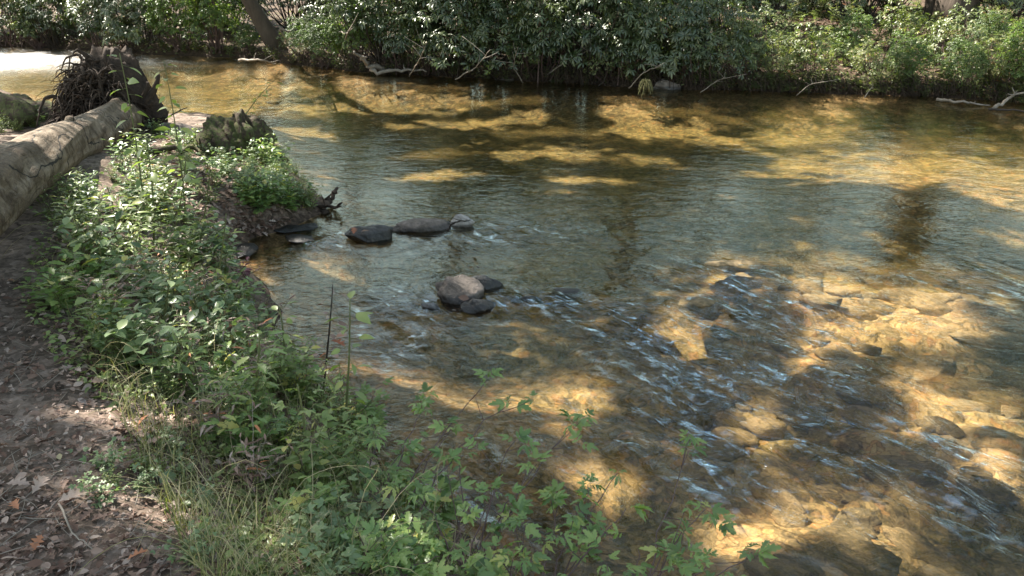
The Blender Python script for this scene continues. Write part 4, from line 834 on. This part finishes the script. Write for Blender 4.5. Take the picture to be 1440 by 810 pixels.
for (a_, z_, r_, lb) in [([(575, 108), (590, 84), (600, 60)], (.02, .5, 1.0), .014, 'thin dead stick hanging to the water behind the flat driftwood'), ([(640, 112), (668, 96), (690, 70)], (.02, .3, .8), .016, 'dead grey bough dipping into the water left of mid picture'),
                          ([(735, 116), (722, 95), (728, 66)], (.02, .35, .85), .012, 'bare twig trailing to the water under the tall rhododendron'), ([(885, 124), (902, 104), (935, 88)], (.05, .35, .6), .014, 'bare branch leaning over the bank boulder'),
                          ([(985, 130), (1010, 112), (1050, 104)], (.05, .3, .45), .009, 'dead branch at the foot of the last dark rhododendron'), ([(1120, 134), (1140, 118), (1180, 112)], (.03, .25, .35), .009, 'brown dead branch sagging from the right bank'),
                          ([(1215, 138), (1228, 120), (1224, 104)], (.02, .25, .5), .010, 'bare upright twig at the right waterline')]:
    branch(a_, z_, r_, 'pale_wood', lb, 'branch', 5)
# hanging roots and dead debris along the undercut far bank
A = Acc()
for k in range(900):
    px = rng.uniform(340, 1440); f_ = far_at(px, rng.uniform(-.05, .25)); l = rng.uniform(.1, .4); b = np.array([f_[0], f_[1], rng.uniform(.15, .4)])
    A.tube(bez(b, b + [rng.normal(0, .05), -.08, -.02], b + [rng.normal(0, .12), -.1 - rng.random() * .1, -l], 5), .008, .003, 3)
tag(A.build('hanging_rootlets', 'roots'), 'fringe of fine dark rootlets along the undercut far bank', kind='stuff')
# ------------------------------------------------------------------ stones
def stone(px, py, size, mat, lb, z=0.0, seed=1, rz=0, name='river_stone', group=None, amp=.35, lift=.35):
    v, q = uvs((0, 0, 0), (.5, .5, .5), seed, amp, 56, 36); w, d, h = size
    v = v * np.array([w, d, h]); v[:, 2] = np.where(v[:, 2] < -h * .3, -h * .3 + (v[:, 2] + h * .3) * .3, v[:, 2])
    # flattened facets
    nrm = np.random.default_rng(seed).normal(0, 1, (7, 3)); nrm /= np.linalg.norm(nrm, axis=1)[:, None]
    for nn in nrm:
        dd = (v / np.array([w, d, h])) @ nn; ex = np.clip(dd - .36, 0, 1); v = v - (ex * .92)[:, None] * nn * np.array([w, d, h])
    v = v * (1 + .045 * fbm(v[:, 0] / w * 7 + v[:, 2] / h * 3, v[:, 1] / d * 7 - v[:, 2] / h * 2, seed + 5, 3))[:, None]
    o = mk(name, v, None, q, mat); p = P(px, py, z); o.location = (p[0], p[1], z + h * (lift - .3)); o.rotation_euler = (0, 0, rz); return tag(o, lb, 'stone', group)
stone(522, 334, (.54, .28, .20), 'stone_wet', 'black wet oval stone with a red leaf at its left end', .0, 3, .1)
stone(596, 322, (.56, .28, .22), 'stone_dry', 'long brown rounded stone, middle of the three in line', .0, 4, .15)
stone(648, 316, (.26, .2, .22), 'stone_pale', 'small pale stone with twigs at the right end of the line', .0, 8, .3)
stone(647, 416, (.37, .30, .34), 'stone_dry', 'biggest brown angular stone of the midstream cluster', .0, 9, .4)
stone(680, 402, (.34, .2, .14), 'stone_wet', 'flat dark stone behind the biggest stone of the cluster', .0, 10, -.1)
stone(672, 434, (.30, .2, .15), 'stone_wet', 'black wet stone in front of the cluster', .0, 11, .2)
stone(606, 433, (.15, .12, .08), 'stone_grey', 'small grey stone left of the midstream cluster', .0, 12, 0)
stone(742, 424, (.28, .14, .08), 'stone_wet', 'smooth dark stone barely awash right of the cluster', -.028, 13, 0)
stone(795, 412, (.26, .2, .06), 'stone_wet', 'thin wet stone tip in the riffle right of the cluster', -.022, 14, 0)
stone(985, 432, (.46, .34, .16), 'stone_bed', 'dark boulder just awash with water pouring over it right of centre', -.075, 15, .5)
stone(1030, 374, (.5, .2, .10), 'stone_bed', 'wet ledge stone at the head of the sunlit shoal', -.03, 16, -.1)
stone(938, 124, (.55, .4, .30), 'stone_dry', 'low boulder at the far waterline beside the grass tuft', .0, 17, .2)
stone(325, 356, (.50, .36, .10), 'stone_wet', 'flat dark grey stone at the edge of the inlet', .0, 18, .3)
stone(408, 322, (.5, .2, .06), 'stone_wet', 'thin dark slab at the inlet mouth', .0, 19, .1)
stone(430, 319, (.3, .16, .05), 'stone_wet', 'small dark slab beside the thin slab at the inlet mouth', .0, 20, .4)
stone(420, 336, (.34, .2, .05), 'stone_wet', 'low wet stone awash in the middle of the inlet', -.005, 22, -.2)
stone(250, 190, (.75, .4, .3), 'stone_dry', 'brown rock between the log end and the stump', .2, 23, .1)
stone(712, 112, (.5, .3, .12), 'stone_dry', 'low brown rock at the far waterline below the rhododendrons', .0, 24, 0)
# tuft of pale grass over the far boulder
p0 = P(908, 118, .25); n = 50; A = Acc()
for k in range(n):
    a = rng.uniform(0, 6.28); e = np.array([math.cos(a) * .14, math.sin(a) * .10 - .05, rng.uniform(-.22, .0)]); A.tube(bez([0, 0, 0], e * .5 + [0, 0, .2], e, 5), .006, .002, 3, cap=False)
o = A.build('grass_tuft', 'grass'); o.location = p0; tag(o, 'drooping pale grass tuft on the far bank beside the grey boulder', 'grass tuft')
# red leaves and twigs on the line of stones
for a in [(498, 324, .11, OAK, 'orange_leaf', 'rust red leaf stuck on the left end of the black oval stone', .14, .1), (508, 330, .08, OV, 'litter', 'brown leaf wedged on the black oval stone', .12, .4), (660, 425, .09, OV, 'litter', 'brown leaf in the gap of the midstream cluster', .12, .4),
          (665, 356, .07, OAK, 'litter', 'curled dark leaf afloat above the midstream cluster', .01, .0), (672, 382, .06, OV, 'litter', 'small dark leaf afloat just above the midstream cluster', .01, .0)]:
    fallen(*a)
branch([(628, 326), (640, 312), (662, 310)], (.05, .16, .14), .012, 'dark_stem', 'dark twigs caught against the small pale stone', 'twig', 5, cat='twig')
# submerged stones
sm = []
for k in range(6):
    v, q = uvs((0, 0, 0), (.5, .5, .5), 60 + k, .55, 24, 14)
    nrm = np.random.default_rng(k).normal(0, 1, (9, 3)); nrm /= np.linalg.norm(nrm, axis=1)[:, None]
    for nn in nrm: dd = v @ nn; v = v - (np.clip(dd - .36, 0, 1) * .9)[:, None] * nn
    o = mk('submerged_stone', v, None, q, 'stone_bed'); sm.append([o, False])
for poly, n, s0, s1, lb, gp in [([(980, 365), (1400, 380), (1440, 440), (1040, 430)], 46, .14, .42, 'flat orange stone just under water on the sunlit shoal', 'stones of the sunlit shoal'), ([(860, 440), (1440, 460), (1440, 620), (1000, 640)], 42, .15, .45, 'brown submerged stone in the rippled run below the shoal', 'stones in the run'),
                                ([(1080, 640), (1440, 640), (1440, 830), (1060, 830)], 26, .12, .4, 'submerged stone at the lower right of the picture', 'stones at the lower right'), ([(520, 360), (860, 360), (900, 520), (600, 540)], 26, .06, .18, 'small submerged stone on the gravel around the midstream cluster', 'stones around the cluster')]:
    for (x, y) in scatter_px(poly, n):
        i = rng.integers(6); o = sm[i][0] if not sm[i][1] else sm[i][0].copy()
        if sm[i][1]: C.objects.link(o)
        sm[i][1] = True; p_ = P(x, y, -.15); zb = gz(p_[0], p_[1]); w = rng.uniform(s0, s1); h = w * rng.uniform(.25, .5)
        o.location = (p_[0], p_[1], min(zb + h * .12, -.012 - h * .42)); o.scale = (w, w * rng.uniform(.5, .8), h); o.rotation_euler = (rng.normal(0, .1), rng.normal(0, .1), rng.uniform(-1.2, .4)); tag(o, lb, 'stone', gp)
# ------------------------------------------------------------------ light, sky, camera
W = bpy.data.worlds.new('World'); bpy.context.scene.world = W; W.use_nodes = True; nt = W.node_tree
bg = nt.nodes['Background']; sky = nt.nodes.new('ShaderNodeTexSky'); sky.sky_type = 'NISHITA'; sky.sun_disc = False; sky.sun_elevation = SUN_EL; sky.sun_rotation = SUN_AZ
nt.links.new(mixc(nt, 1.0, sky.outputs[0], (1.14, 1.0, .75), 'MULTIPLY'), bg.inputs[0]); bg.inputs[1].default_value = .50
sl = bpy.data.lights.new('sun', 'SUN'); sl.energy = 24; sl.angle = R(.53); sl.color = (1, .94, .84); so = bpy.data.objects.new('sun', sl); C.objects.link(so)
from mathutils import Vector
so.rotation_euler = Vector(S).to_track_quat('Z', 'Y').to_euler()
cam = bpy.data.cameras.new('camera'); co = bpy.data.objects.new('camera', cam); C.objects.link(co); co.location = (0, 0, CAM_H); co.rotation_euler = (R(90) - PITCH, 0, 0)
cam.sensor_width = 36; cam.lens = F / 1440 * 36; cam.clip_end = 1500; cam.clip_start = .05
sc = bpy.context.scene; sc.camera = co
sc.view_settings.view_transform = 'Standard'; sc.view_settings.look = 'None'; sc.view_settings.exposure = 0
sc.cycles.use_denoising = True; sc.cycles.max_bounces = 8; sc.cycles.transparent_max_bounces = 12; sc.cycles.sample_clamp_indirect = 6
sc.cycles.caustics_reflective = False; sc.cycles.caustics_refractive = False
